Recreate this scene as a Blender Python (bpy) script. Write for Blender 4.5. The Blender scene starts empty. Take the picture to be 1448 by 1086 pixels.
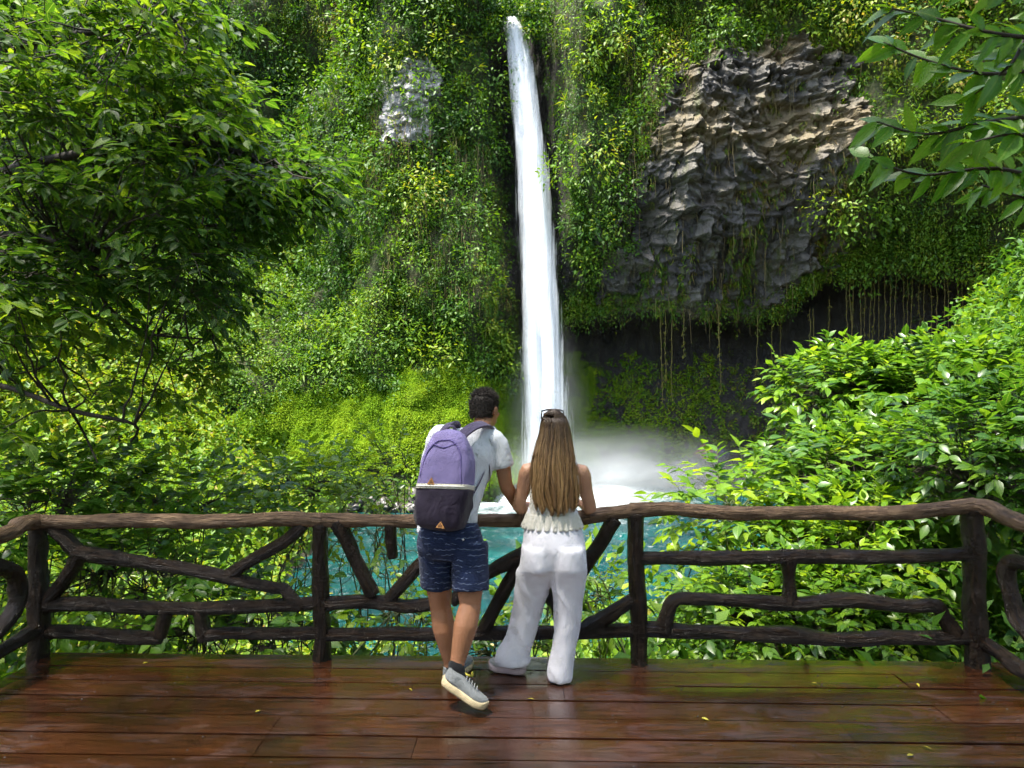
# Gorge waterfall seen from a wet boardwalk with a rustic log railing
SKY_STRENGTH = 0.14
SUN_STRENGTH = 3.4
SUN_ANGLE = 5.0
EXPOSURE = 2.1
SHADE_TUFTS = 700
import bpy, bmesh, math, random
import numpy as np
from mathutils import Vector, Matrix, noise, Quaternion

random.seed(11)
rng = np.random.default_rng(11)
PI = math.pi
FPX = 950.0      # focal length in pixels of the 1448 px wide photograph
EYE = 1.75       # camera height over the deck

def P(px, py, Y):
    return Vector(((px - 724) / FPX * Y, Y, EYE - (py - 543) / FPX * Y))

scene = bpy.context.scene
COL = scene.collection

# ------------------------------------------------------------------ tagging
def tag(o, label=None, cat=None, group=None, kind=None):
    if label: o['label'] = label
    if cat: o['category'] = cat
    if group: o['group'] = group
    if kind: o['kind'] = kind
    return o

def empty(name, loc=(0, 0, 0), label=None, cat=None, group=None):
    o = bpy.data.objects.new(name, None)
    o.location = loc
    o.empty_display_size = 0.1
    COL.objects.link(o)
    return tag(o, label, cat, group)

def link(name, me, mat=None, parent=None, smooth=True):
    o = bpy.data.objects.new(name, me)
    COL.objects.link(o)
    if mat is not None and not me.materials:
        me.materials.append(mat)
    if smooth and len(me.polygons):
        me.polygons.foreach_set('use_smooth', np.ones(len(me.polygons), dtype=bool))
    if parent is not None:
        o.parent = parent
        o.matrix_parent_inverse = Matrix.Translation(-Vector(parent.location))
    return o

def mesh_np(name, verts, faces, attrs=None):
    """verts (n,3); faces (m,k) with one k"""
    verts = np.asarray(verts, dtype=np.float32); faces = np.asarray(faces, dtype=np.int32)
    me = bpy.data.meshes.new(name)
    n, (m, k) = len(verts), faces.shape
    me.vertices.add(n); me.vertices.foreach_set('co', verts.ravel())
    me.loops.add(m * k); me.loops.foreach_set('vertex_index', faces.ravel())
    me.polygons.add(m)
    me.polygons.foreach_set('loop_start', np.arange(0, m * k, k, dtype=np.int32))
    if attrs:
        for a, v in attrs.items():
            v = np.asarray(v, dtype=np.float32)
            if v.ndim == 1:
                at = me.attributes.new(a, 'FLOAT', 'POINT'); at.data.foreach_set('value', v)
            else:
                at = me.attributes.new(a, 'FLOAT_VECTOR', 'POINT'); at.data.foreach_set('vector', v.ravel())
    me.update(calc_edges=True)
    return me

def mesh_py(name, verts, faces):
    me = bpy.data.meshes.new(name)
    me.from_pydata([tuple(v) for v in verts], [], faces)
    me.update()
    return me

# ------------------------------------------------------------------ noise on arrays
def _h(ix, iy, seed):
    n = (ix.astype(np.int64) * 374761393 + iy.astype(np.int64) * 668265263 + seed * 144269504) & 0xffffffff
    n = ((n ^ (n >> 13)) * 1274126177) & 0xffffffff
    n = (n ^ (n >> 16)) & 0xffffffff
    return n / 4294967295.0

def vnoise(x, y, seed=0):
    x = np.asarray(x, float); y = np.asarray(y, float)
    ix = np.floor(x); iy = np.floor(y)
    fx = x - ix; fy = y - iy
    fx = fx * fx * (3 - 2 * fx); fy = fy * fy * (3 - 2 * fy)
    a = _h(ix, iy, seed); b = _h(ix + 1, iy, seed); c = _h(ix, iy + 1, seed); d = _h(ix + 1, iy + 1, seed)
    return (a * (1 - fx) + b * fx) * (1 - fy) + (c * (1 - fx) + d * fx) * fy

def fbm(x, y, seed=0, oct=4):
    s = 0; a = 0.5; t = 0
    for i in range(oct):
        s = s + a * vnoise(x * 2 ** i, y * 2 ** i, seed + i * 17); t += a; a *= 0.5
    return s / t

def sstep(a, b, x):
    t = np.clip((np.asarray(x, float) - a) / (b - a), 0, 1)
    return t * t * (3 - 2 * t)

def unit(v):
    return v / np.maximum(np.linalg.norm(v, axis=-1, keepdims=True), 1e-9)

def rand_unit(shape):
    return unit(rng.normal(size=tuple(shape) + (3,)))

# ------------------------------------------------------------------ node helpers
def new_mat(name):
    m = bpy.data.materials.new(name); m.use_nodes = True
    nt = m.node_tree; nt.nodes.clear()
    out = nt.nodes.new('ShaderNodeOutputMaterial')
    return m, nt, out

def N(nt, typ, **kw):
    n = nt.nodes.new(typ)
    for k, v in kw.items():
        if k in n.inputs: n.inputs[k].default_value = v
        else: setattr(n, k, v)
    return n

def L(nt, a, b): nt.links.new(a, b)

def ramp(nt, stops, fac=None):
    r = nt.nodes.new('ShaderNodeValToRGB')
    els = r.color_ramp.elements
    while len(els) < len(stops): els.new(0.5)
    for e, (p, c) in zip(els, stops):
        e.position = p; e.color = (c[0], c[1], c[2], 1) if len(c) == 3 else c
    if fac is not None: L(nt, fac, r.inputs['Fac'])
    return r

def math_n(nt, op, a, b=None, c=None, clamp=False):
    n = nt.nodes.new('ShaderNodeMath'); n.operation = op; n.use_clamp = clamp
    for i, v in enumerate((a, b, c)):
        if v is None: continue
        if isinstance(v, (int, float)): n.inputs[i].default_value = v
        else: L(nt, v, n.inputs[i])
    return n.outputs[0]

def mixc(nt, fac, a, b, blend='MIX'):
    n = nt.nodes.new('ShaderNodeMix'); n.data_type = 'RGBA'; n.blend_type = blend
    for idx, v in ((0, fac), (6, a), (7, b)):
        if isinstance(v, (int, float)): n.inputs[idx].default_value = v
        elif isinstance(v, (tuple, list)): n.inputs[idx].default_value = (v[0], v[1], v[2], 1)
        else: L(nt, v, n.inputs[idx])
    return n.outputs[2]

def noise_n(nt, vec, scale, detail=4, rough=0.55, dist=0.0):
    n = nt.nodes.new('ShaderNodeTexNoise')
    n.inputs['Scale'].default_value = scale; n.inputs['Detail'].default_value = detail
    n.inputs['Roughness'].default_value = rough; n.inputs['Distortion'].default_value = dist
    if vec is not None: L(nt, vec, n.inputs['Vector'])
    return n.outputs['Fac']

def coords(nt, scale=(1, 1, 1), kind='Object', rot=(0, 0, 0)):
    t = nt.nodes.new('ShaderNodeTexCoord'); m = nt.nodes.new('ShaderNodeMapping')
    m.inputs['Scale'].default_value = scale; m.inputs['Rotation'].default_value = rot
    L(nt, t.outputs[kind], m.inputs['Vector'])
    return m.outputs[0]

def attr_n(nt, name):
    n = nt.nodes.new('ShaderNodeAttribute'); n.attribute_name = name
    return n

def bump_n(nt, height, strength=0.3, dist=0.02):
    n = nt.nodes.new('ShaderNodeBump')
    n.inputs['Strength'].default_value = strength; n.inputs['Distance'].default_value = dist
    L(nt, height, n.inputs['Height'])
    return n.outputs[0]

def simple_mat(name, col, rough=0.7, var=0.12, scale=30, bump=0.0, bscale=120, spec=0.5, sheen=0.0, stretch=(1, 1, 1), sss=0.0):
    m, nt, out = new_mat(name)
    b = N(nt, 'ShaderNodeBsdfPrincipled')
    co = coords(nt, stretch)
    nz = noise_n(nt, co, scale, 4)
    lo = tuple(c * (1 - var) for c in col); hi = tuple(min(1, c * (1 + var)) for c in col)
    L(nt, ramp(nt, [(0.3, lo), (0.7, hi)], nz).outputs[0], b.inputs['Base Color'])
    b.inputs['Roughness'].default_value = rough
    b.inputs['Specular IOR Level'].default_value = spec
    if sheen: b.inputs['Sheen Weight'].default_value = sheen
    if sss:
        b.inputs['Subsurface Weight'].default_value = sss
        b.inputs['Subsurface Radius'].default_value = (0.012, 0.005, 0.003)
        b.inputs['Subsurface Scale'].default_value = 1.0
    if bump:
        L(nt, bump_n(nt, noise_n(nt, co, bscale, 3), bump, 0.004), b.inputs['Normal'])
    L(nt, b.outputs[0], out.inputs[0])
    return m

# ------------------------------------------------------------------ leaves
_T = np.array([0, .12, .35, .6, .82, 1.0]); _W = np.array([0, .55, 1.0, .86, .42, 0]) * 0.5
def _hi():
    v = [(0, 0, 0)]
    for t, w in list(zip(_T, _W))[1:5]:
        dz = -0.22 * t * t
        v += [(t, -w, dz + 0.10 * w), (t, 0, dz), (t, w, dz + 0.10 * w)]
    v.append((1, 0, -0.22))
    f = [(0, 2, 1), (0, 3, 2)]
    for i in range(3):
        a = 1 + 3 * i; b = a + 3
        f += [(a, a + 1, b + 1), (a, b + 1, b), (a + 1, a + 2, b + 2), (a + 1, b + 2, b + 1)]
    a = 10
    f += [(a, a + 1, 13), (a + 1, a + 2, 13)]
    return np.array(v), np.array(f)
def _lo():
    v = [(0, 0, 0), (0.42, -0.5, 0.02), (0.42, 0.5, 0.02), (1, 0, -0.18), (0.45, 0, -0.07)]
    f = [(0, 4, 1), (1, 4, 3), (0, 2, 4), (4, 2, 3)]
    return np.array(v), np.array(f)
TEMPL = {'hi': _hi(), 'lo': _lo()}

class Leaves:
    def __init__(self, kind='lo'):
        self.kind = kind; self.d = []
    def add(self, pos, axis, nrm, length, width, tint):
        pos = np.asarray(pos, float).reshape(-1, 3); n = len(pos)
        if n == 0: return
        axis = unit(np.asarray(axis, float).reshape(-1, 3)); nrm = np.asarray(nrm, float).reshape(-1, 3)
        side = np.cross(nrm, axis); bad = np.linalg.norm(side, axis=1) < 1e-3
        side[bad] = np.cross(rand_unit((bad.sum(),)), axis[bad]); side = unit(side)
        nn = np.cross(axis, side)
        f = lambda a: np.broadcast_to(np.asarray(a, float), (n,))
        self.d.append((pos, axis, side, nn, f(length).copy(), f(width).copy(), f(tint).copy()))
    def count(self): return sum(len(x[0]) for x in self.d)
    def mesh(self, name):
        pos, ax, sd, nn, ln, wd, ti = [np.concatenate(z) for z in zip(*self.d)]
        T, Fc = TEMPL[self.kind]
        n, V = len(pos), len(T)
        v = (pos[:, None] + ax[:, None] * (T[None, :, 0:1] * ln[:, None, None])
             + sd[:, None] * (T[None, :, 1:2] * wd[:, None, None])
             + nn[:, None] * (T[None, :, 2:3] * ln[:, None, None]))
        faces = (Fc[None] + (np.arange(n) * V)[:, None, None]).reshape(-1, 3)
        at = {'tint': np.repeat(ti, V)}
        if self.kind == 'hi':
            at['lt'] = np.tile(T[:, 0], n); at['ls'] = np.tile(T[:, 1], n)
        return mesh_np(name, v.reshape(-1, 3), faces, at)
    def build(self, name, mat, parent=None):
        return link(name, self.mesh(name), mat, parent)

def clumps(LV, C, Nn, R, k, leaf, tint, droop=0.35, drop=0.0, upn=0.6, spread=0.9, aspect=0.5, tv=0.12):
    """tufts of k leaves round each centre C on a surface with normal Nn"""
    n = len(C)
    if n == 0: return
    d = rand_unit((n, k)) + spread * Nn[:, None]
    d = unit(d)
    rr = R[:, None, None] * (0.35 + 0.7 * rng.random((n, k, 1)))
    pos = C[:, None] + d * rr
    if drop is not None and np.any(np.asarray(drop) > 0):
        pos[..., 2] -= np.broadcast_to(np.asarray(drop), (n,))[:, None] * rng.random((n, k)) ** 1.3
    ax = d * 0.7 + rand_unit((n, k)) * 0.7; ax[..., 2] -= droop
    nr = d * 0.6 + rand_unit((n, k)) * 0.45; nr[..., 2] += upn
    ln = np.broadcast_to(np.asarray(leaf), (n,))[:, None] * (0.6 + 0.8 * rng.random((n, k)))
    ti = np.clip(tint[:, None] + rng.normal(0, tv, (n, k)), 0, 1)
    LV.add(pos.reshape(-1, 3), ax.reshape(-1, 3), nr.reshape(-1, 3), ln.ravel(), ln.ravel() * aspect * (0.8 + 0.4 * rng.random(n * k)), ti.ravel())

def leaf_mat(name, stops, trans=0.4, rough=0.42, spec=0.45, veins=False, tgain=(1.9, 1.7, 0.8)):
    m, nt, out = new_mat(name)
    r = ramp(nt, stops, attr_n(nt, 'tint').outputs['Fac'])
    c = r.outputs[0]
    if veins:
        ls = math_n(nt, 'ABSOLUTE', attr_n(nt, 'ls').outputs['Fac'])
        lt = attr_n(nt, 'lt').outputs['Fac']
        rib = math_n(nt, 'LESS_THAN', ls, 0.03)
        sv = math_n(nt, 'SINE', math_n(nt, 'MULTIPLY', math_n(nt, 'SUBTRACT', lt, math_n(nt, 'MULTIPLY', ls, 0.5)), 55.0))
        sv = math_n(nt, 'MULTIPLY', math_n(nt, 'GREATER_THAN', sv, 0.86), 0.35)
        c = mixc(nt, math_n(nt, 'MULTIPLY', math_n(nt, 'MAXIMUM', rib, sv), 0.6), c, (0.20, 0.30, 0.06))
        nb = noise_n(nt, coords(nt), 9, 2)
        c = mixc(nt, math_n(nt, 'MULTIPLY', math_n(nt, 'GREATER_THAN', nb, 0.72), 0.4), c, (0.16, 0.16, 0.03))
    b = N(nt, 'ShaderNodeBsdfPrincipled')
    L(nt, c, b.inputs['Base Color'])
    b.inputs['Roughness'].default_value = rough; b.inputs['Specular IOR Level'].default_value = spec
    t = N(nt, 'ShaderNodeBsdfTranslucent')
    L(nt, mixc(nt, 1.0, c, tgain, 'MULTIPLY'), t.inputs['Color'])
    mx = N(nt, 'ShaderNodeMixShader'); mx.inputs[0].default_value = trans
    L(nt, b.outputs[0], mx.inputs[1]); L(nt, t.outputs[0], mx.inputs[2])
    L(nt, mx.outputs[0], out.inputs[0])
    return m

# ------------------------------------------------------------------ tubes and lofts
def frames(pts, up0=None):
    pts = [Vector(p) for p in pts]; fr = []; n = len(pts); prev = None
    for i in range(n):
        t = (pts[min(i + 1, n - 1)] - pts[max(i - 1, 0)]).normalized()
        if prev is None:
            u = Vector(up0) if up0 is not None else (Vector((0, 0, 1)) if abs(t.z) < 0.9 else Vector((1, 0, 0)))
        else: u = prev
        u = (u - t * u.dot(t)).normalized()
        prev = u
        fr.append((t, u, t.cross(u)))
    return fr

def resample(pts, rad, step):
    """Catmull-Rom through pts, about one point every step metres"""
    pts = [Vector(p) for p in pts]
    if isinstance(rad, (int, float)): rad = [rad] * len(pts)
    op, orr = [], []
    n = len(pts)
    for i in range(n - 1):
        p0, p1, p2, p3 = pts[max(i - 1, 0)], pts[i], pts[i + 1], pts[min(i + 2, n - 1)]
        k = max(1, int(round((p2 - p1).length / step)))
        for j in range(k):
            t = j / k; t2 = t * t; t3 = t2 * t
            op.append(0.5 * ((2 * p1) + (p2 - p0) * t + (2 * p0 - 5 * p1 + 4 * p2 - p3) * t2 + (3 * p1 - p0 - 3 * p2 + p3) * t3))
            orr.append(rad[i] + (rad[i + 1] - rad[i]) * t)
    op.append(pts[-1]); orr.append(rad[-1])
    return op, orr

def tube(pts, rad, n=12, step=0.05, round_ends=True, up0=None, flat=1.0):
    """closed tapered tube: verts, faces"""
    p, r = resample(pts, rad, step)
    if round_ends:
        def cap(a, b, ra):
            d = (a - b).normalized(); return [(a + d * ra * math.sin(q), ra * math.cos(q)) for q in (0.5, 1.0, 1.4)]
        c0 = cap(p[0], p[1], r[0]); c1 = cap(p[-1], p[-2], r[-1])
        p = [x[0] for x in reversed(c0)] + p + [x[0] for x in c1]
        r = [x[1] for x in reversed(c0)] + r + [x[1] for x in c1]
    fr = frames(p, up0)
    vs, fs = [], []
    for (c, rr, (t, u, w)) in zip(p, r, fr):
        for k in range(n):
            a = 2 * PI * k / n
            vs.append(c + u * (rr * math.cos(a)) + w * (rr * flat * math.sin(a)))
    m = len(p)
    for i in range(m - 1):
        for k in range(n):
            k2 = (k + 1) % n
            fs.append((i * n + k, i * n + k2, (i + 1) * n + k2, (i + 1) * n + k))
    fs.append(tuple(reversed(range(n)))); fs.append(tuple(range((m - 1) * n, m * n)))
    return vs, fs

def loft(rings, n=28, sub=6, power=2.0):
    """rings: (centre, ex, ey) half axes; smooth interpolation between them; closed"""
    R = []
    m = len(rings)
    cat = lambda a, b, c, d, t: 0.5 * ((2 * b) + (c - a) * t + (2 * a - 5 * b + 4 * c - d) * t * t + (3 * b - a - 3 * c + d) * t ** 3)
    for i in range(m - 1):
        q = [rings[max(i - 1, 0)], rings[i], rings[i + 1], rings[min(i + 2, m - 1)]]
        for j in range(sub):
            t = j / sub
            R.append(tuple(cat(Vector(q[0][k]), Vector(q[1][k]), Vector(q[2][k]), Vector(q[3][k]), t) for k in range(3)))
    R.append(tuple(Vector(x) for x in rings[-1]))
    vs, fs = [], []
    e = 2.0 / power
    for c, ex, ey in R:
        for k in range(n):
            a = 2 * PI * k / n
            ca, sa = math.cos(a), math.sin(a)
            ca = math.copysign(abs(ca) ** e, ca); sa = math.copysign(abs(sa) ** e, sa)
            vs.append(c + ex * ca + ey * sa)
    M = len(R)
    for i in range(M - 1):
        for k in range(n):
            k2 = (k + 1) % n
            fs.append((i * n + k, i * n + k2, (i + 1) * n + k2, (i + 1) * n + k))
    fs.append(tuple(reversed(range(n)))); fs.append(tuple(range((M - 1) * n, M * n)))
    return vs, fs

def ball(c, r, rot=None, seg=20, rings=14):
    c = Vector(c); vs, fs = [], []
    if isinstance(r, (int, float)): r = (r, r, r)
    for i in range(rings + 1):
        th = PI * i / rings
        for k in range(seg):
            ph = 2 * PI * k / seg
            v = Vector((r[0] * math.sin(th) * math.cos(ph), r[1] * math.sin(th) * math.sin(ph), r[2] * math.cos(th)))
            if rot is not None: v = rot @ v
            vs.append(c + v)
    for i in range(rings):
        for k in range(seg):
            k2 = (k + 1) % seg
            fs.append((i * seg + k, (i + 1) * seg + k, (i + 1) * seg + k2, i * seg + k2))
    return vs, fs

def join(pieces):
    vs, fs = [], []
    for v, f in pieces:
        o = len(vs); vs += list(v); fs += [tuple(i + o for i in q) for q in f]
    return vs, fs

def fused(name, pieces, mat, parent, voxel=0.008, smooth=4, fold=None):
    """one continuous skin over overlapping closed shapes (voxel union, relaxed)"""
    v, f = join(pieces)
    me = mesh_py(name + '_raw', v, f)
    t = bpy.data.objects.new(name + '_raw', me); COL.objects.link(t)
    r = t.modifiers.new('r', 'REMESH'); r.mode = 'VOXEL'; r.voxel_size = voxel; r.use_smooth_shade = True
    if smooth:
        s = t.modifiers.new('s', 'SMOOTH'); s.factor = 0.5; s.iterations = smooth
    dg = bpy.context.evaluated_depsgraph_get(); dg.update()
    out = bpy.data.meshes.new_from_object(t.evaluated_get(dg))
    bpy.data.objects.remove(t); bpy.data.meshes.remove(me)
    out.name = name
    if fold:
        for vv in out.vertices:
            vv.co += vv.normal * fold(vv.co)
        out.update()
    return link(name, out, mat, parent)

def sticks(polys, r0, r1, n=5):
    """polys (m,k,3) thin tapering stems; r0,r1 scalars or (m,)"""
    polys = np.asarray(polys, float); m, k, _ = polys.shape
    t = np.empty_like(polys); t[:, 1:-1] = polys[:, 2:] - polys[:, :-2]; t[:, 0] = polys[:, 1] - polys[:, 0]; t[:, -1] = polys[:, -1] - polys[:, -2]
    t = unit(t); ref = np.where(np.abs(t[..., 2:3]) < .9, np.array([0, 0, 1.0]), np.array([1.0, 0, 0]))
    u = unit(np.cross(ref, t)); v = np.cross(t, u)
    s = np.linspace(0, 1, k)[None]
    r = np.broadcast_to(np.asarray(r0, float), (m,))[:, None] * (1 - s) + np.broadcast_to(np.asarray(r1, float), (m,))[:, None] * s
    a = np.arange(n) * 2 * PI / n
    vs = polys[:, :, None] + r[..., None, None] * (np.cos(a)[None, None, :, None] * u[:, :, None] + np.sin(a)[None, None, :, None] * v[:, :, None])
    base = np.arange(m)[:, None, None] * k * n + np.arange(k - 1)[None, :, None] * n
    q = np.arange(n)[None, None]; q2 = (q + 1) % n
    fq = np.stack([base + q, base + q2, base + n + q2, base + n + q], -1).reshape(-1, 4)
    return vs.reshape(-1, 3), fq

# ================================================================== deck
YAW = math.atan(-0.0245)
def rot_deck(p):
    return Vector((p[0] * math.cos(YAW) - p[1] * math.sin(YAW), p[0] * math.sin(YAW) + p[1] * math.cos(YAW), p[2]))
vs, fs, tn, ed = [], [], [], []
rb = random.Random(21)
PITCH = .1972; y0 = 4.107
def board(x0, x1, ya, yb, zt, th, t):
    o = len(vs); nxs = 14; bev = .0025
    prof = [(ya, zt - th), (ya, zt - .010), (ya + .0008, zt), (ya + (yb - ya) * .33, zt + .0012), (ya + (yb - ya) * .67, zt + .0012), (yb - bev, zt), (yb, zt - bev), (yb, zt - th)]
    m_ = len(prof); cup = rb.uniform(-.0025, .0025); dz = rb.uniform(-.003, .003)
    for i in range(nxs + 1):
        x = x0 + (x1 - x0) * i / nxs
        for j, (yy, zz) in enumerate(prof):
            vs.append(rot_deck((x, yy + .002 * noise.noise(Vector((x * 1.7, yy * 9, 3))), zz + dz + (cup if j in (3, 4) else 0)))); tn.append(t)
    for i in range(nxs):
        for j in range(m_):
            j2 = (j + 1) % m_
            fs.append((o + i * m_ + j, o + i * m_ + j2, o + (i + 1) * m_ + j2, o + (i + 1) * m_ + j))
    fs.append(tuple(range(o, o + m_))); fs.append(tuple(reversed(range(o + nxs * m_, o + (nxs + 1) * m_))))
XL, XR = -3.12, 3.02
joints = [-1.45, 1.0, -2.3, .45, 1.9, -.7]
for k in range(-1, 34):
    yb = y0 - k * PITCH; ya = yb - PITCH + .011
    if k == -1: yb = y0 + .20; ya = y0 + .006
    js = [XL] + sorted(rb.sample([-1.95, -1.3, -.55, .2, .85, 1.6, 2.2], 2)) + [XR]
    for a_, b_ in zip(js[:-1], js[1:]):
        board(a_ + .0015, b_ - .0015, ya, yb, 0.0, .045, rb.random())
me = mesh_py('deck', vs, fs); at_ = me.attributes.new('tint', 'FLOAT', 'POINT'); at_.data.foreach_set('value', np.array(tn, dtype=np.float32))
m, nt, out = new_mat('wet_red_brown_boards')
t = attr_n(nt, 'tint').outputs['Fac']
cg = coords(nt, (1.2, 14, 4)); cg2 = coords(nt, (3.0, 60, 10)); cl = coords(nt, (1, 1.6, 1))
g1 = noise_n(nt, cg, 3.0, 6, .65, .8); g2 = noise_n(nt, cg2, 3.0, 4, .6); bl_ = noise_n(nt, cl, 1.6, 5, .62, .7); sp_ = noise_n(nt, coords(nt, (1, 1, 1)), 22, 3, .6); wt = noise_n(nt, coords(nt, (1, 2.4, 1)), 2.3, 5, .65, .8)
base = ramp(nt, [(.25, (.008, .0028, .0013)), (.48, (.026, .0080, .0027)), (.62, (.060, .0185, .0055)), (.8, (.11, .042, .014))], math_n(nt, 'ADD', math_n(nt, 'MULTIPLY', g1, .65), math_n(nt, 'MULTIPLY', math_n(nt, 'ADD', bl_, math_n(nt, 'MULTIPLY', t, .25)), .35))).outputs[0]
base = mixc(nt, math_n(nt, 'MULTIPLY', ramp(nt, [(.55, (0, 0, 0)), (.68, (1, 1, 1))], g2).outputs[0], .45), base, (.018, .009, .006))
grime = ramp(nt, [(.56, (0, 0, 0)), (.7, (1, 1, 1))], bl_).outputs[0]
base = mixc(nt, math_n(nt, 'MULTIPLY', grime, .55), base, (.030, .026, .012))
b = N(nt, 'ShaderNodeBsdfPrincipled'); L(nt, base, b.inputs['Base Color'])
wet = ramp(nt, [(.38, (0, 0, 0)), (.54, (1, 1, 1))], wt).outputs[0]
L(nt, math_n(nt, 'MULTIPLY_ADD', wet, -.36, math_n(nt, 'MULTIPLY_ADD', g2, .22, .34)), b.inputs['Roughness'])
b.inputs['Specular IOR Level'].default_value = .8
hh = math_n(nt, 'ADD', math_n(nt, 'MULTIPLY', g1, .7), math_n(nt, 'ADD', math_n(nt, 'MULTIPLY', g2, .35), math_n(nt, 'MULTIPLY', sp_, .5)))
bn = N(nt, 'ShaderNodeBump'); bn.inputs['Distance'].default_value = .007
L(nt, math_n(nt, 'MULTIPLY_ADD', wet, -.05, .42), bn.inputs['Strength']); L(nt, hh, bn.inputs['Height']); L(nt, bn.outputs[0], b.inputs['Normal'])
fb = nt.nodes.new('ShaderNodeBump'); fb.inputs['Distance'].default_value = .004; fb.inputs['Strength'].default_value = .35; L(nt, math_n(nt, 'ADD', noise_n(nt, coords(nt, (1, 3, 1)), 16, 4, .6, .6), math_n(nt, 'MULTIPLY', g1, .5)), fb.inputs['Height']); L(nt, fb.outputs[0], b.inputs['Coat Normal'])
L(nt, math_n(nt, 'MULTIPLY', wet, .9), b.inputs['Coat Weight']); b.inputs['Coat Roughness'].default_value = .07; b.inputs['Coat IOR'].default_value = 1.45
L(nt, b.outputs[0], out.inputs[0])
deck = tag(link('deck', me, m, smooth=False), 'wet red-brown boardwalk of wide planks with screw heads', 'deck', kind='structure')
# screws and joists belong to the deck
pcs = []
for k in range(0, 16):
    ya = y0 - k * PITCH
    for jx in np.arange(-2.9, 3.0, .42):
        for dy in (-.035, -.155):
            if rb.random() < .85:
                c = rot_deck((jx + rb.uniform(-.03, .03), ya + dy + rb.uniform(-.01, .01), .0015)); pcs.append(ball(c, (.0055, .0055, .0025), seg=8, rings=4))
link('screws', mesh_py('screws', *join(pcs)), simple_mat('screw_steel', (.06, .05, .045), .4, .3, 50), deck)
def boxm(x0, x1, ya, yb, za, zb):
    v = [rot_deck(p) for p in ((x0, ya, za), (x1, ya, za), (x1, yb, za), (x0, yb, za), (x0, ya, zb), (x1, ya, zb), (x1, yb, zb), (x0, yb, zb))]
    return v, [(0, 3, 2, 1), (4, 5, 6, 7), (0, 1, 5, 4), (1, 2, 6, 5), (2, 3, 7, 6), (3, 0, 4, 7)]
pcs = [boxm(XL + .06, XR - .06, 4.12, 4.22, -.26, -.048), boxm(XL + .06, XL + .16, -2.3, 4.11, -.26, -.048), boxm(XR - .16, XR - .06, -2.3, 4.11, -.26, -.048)]
pcs += [boxm(jx - .03, jx + .03, -2.3, 4.11, -.22, -.048) for jx in np.arange(-2.5, 2.6, .84)]
link('joists', mesh_py('joists', *join(pcs)), simple_mat('joist_wood', (.03, .018, .01), .8), deck, smooth=False)

# fallen leaves
M_yl = simple_mat('yellow_leaf', (.36, .30, .025), .45, .2, 60)
ly = [(1010, 938), (1155, 968), (1297, 968), (992, 1017), (1305, 1057), (1283, 1071), (578, 975), (361, 1009), (202, 940), (755, 991)]
seen = set()
for i, (a, b_) in enumerate(ly):
    if (a, b_) in seen: continue
    seen.add((a, b_))
    Yd = EYE * FPX / (b_ - 543); p = P(a, b_, Yd); V = Leaves('hi')
    an = rb.uniform(0, 6); ax = np.array([[math.cos(an), math.sin(an), .12]])
    V.add([[0, 0, .004]], ax, [[rb.uniform(-.3, .3), rb.uniform(-.3, .3), 1]], rb.uniform(.028, .045), rb.uniform(.010, .017), .5)
    o = V.build('fallen_leaf', M_yl); o.location = (p.x, p.y, .004)
    tag(o, 'small yellow fallen leaf lying on the wet boards', 'leaf', 'yellow leaves scattered on the deck')

# ================================================================== railing
def RP(px, py, dy=0.0):
    Y = (4.24 + dy) / (1 + .0245 * (px - 724) / FPX)
    return P(px, py, Y)
def log(name, pts, rad, parent, mat, n=30, seed=0, step=.018, knots=2):
    p, r = resample(pts, rad, step)
    d0 = (p[0] - p[1]).normalized(); d1 = (p[-1] - p[-2]).normalized()
    p = [p[0] + d0 * r[0] * .25, p[0] + d0 * r[0] * .18] + p + [p[-1] + d1 * r[-1] * .18, p[-1] + d1 * r[-1] * .25]; r = [r[0] * .7, r[0] * .95] + r + [r[-1] * .95, r[-1] * .7]
    fr = frames(p); vs, fs, ang, ln = [], [], [], []
    kn = [(rb.randrange(3, max(4, len(p) - 3)), rb.uniform(0, 6.28)) for _ in range(knots)]
    s = 0
    for i, (c, rr, (t, u, w_)) in enumerate(zip(p, r, fr)):
        if i: s += (p[i] - p[i - 1]).length
        wob = Vector((noise.noise(Vector((s * 2.2, seed, 1))), noise.noise(Vector((s * 2.2, seed, 5))), noise.noise(Vector((s * 2.2, seed, 9))))) * .012
        fat = 1 + .13 * noise.noise(Vector((s * 3.0, seed * 3.3, 2)))
        for k in range(n):
            a = 2 * PI * k / n; ca, sa = math.cos(a), math.sin(a)
            q = Vector((ca * 1.6, sa * 1.6 + seed * 5, s * 7))
            g_ = noise.noise(Vector((ca * 3.2, sa * 3.2 + seed * 9, s * 6)))
            f = fat * (1 + .13 * noise.noise(q) - .16 * max(0, .40 - abs(g_) * 2) + .05 * noise.noise(Vector((ca * 3, sa * 3 + seed, s * 26))))
            for ki, ka in kn:
                dd = ((i - ki) * step / .035) ** 2 + ((math.atan2(math.sin(a - ka), math.cos(a - ka))) / .55) ** 2
                f += .22 * math.exp(-dd) - .10 * math.exp(-dd * 7)
            vs.append(c + wob + u * (rr * f * ca) + w_ * (rr * f * sa)); ang.append((ca, sa, s + seed * 1.7))
    M = len(p)
    for i in range(M - 1):
        for k in range(n):
            k2 = (k + 1) % n; fs.append((i * n + k, i * n + k2, (i + 1) * n + k2, (i + 1) * n + k))
    fs.append(tuple(reversed(range(n)))); fs.append(tuple(range((M - 1) * n, M * n)))
    me = mesh_py(name, vs, fs); at_ = me.attributes.new('grain', 'FLOAT_VECTOR', 'POINT'); at_.data.foreach_set('vector', np.array(ang, dtype=np.float32).ravel())
    return link(name, me, mat, parent)
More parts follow.
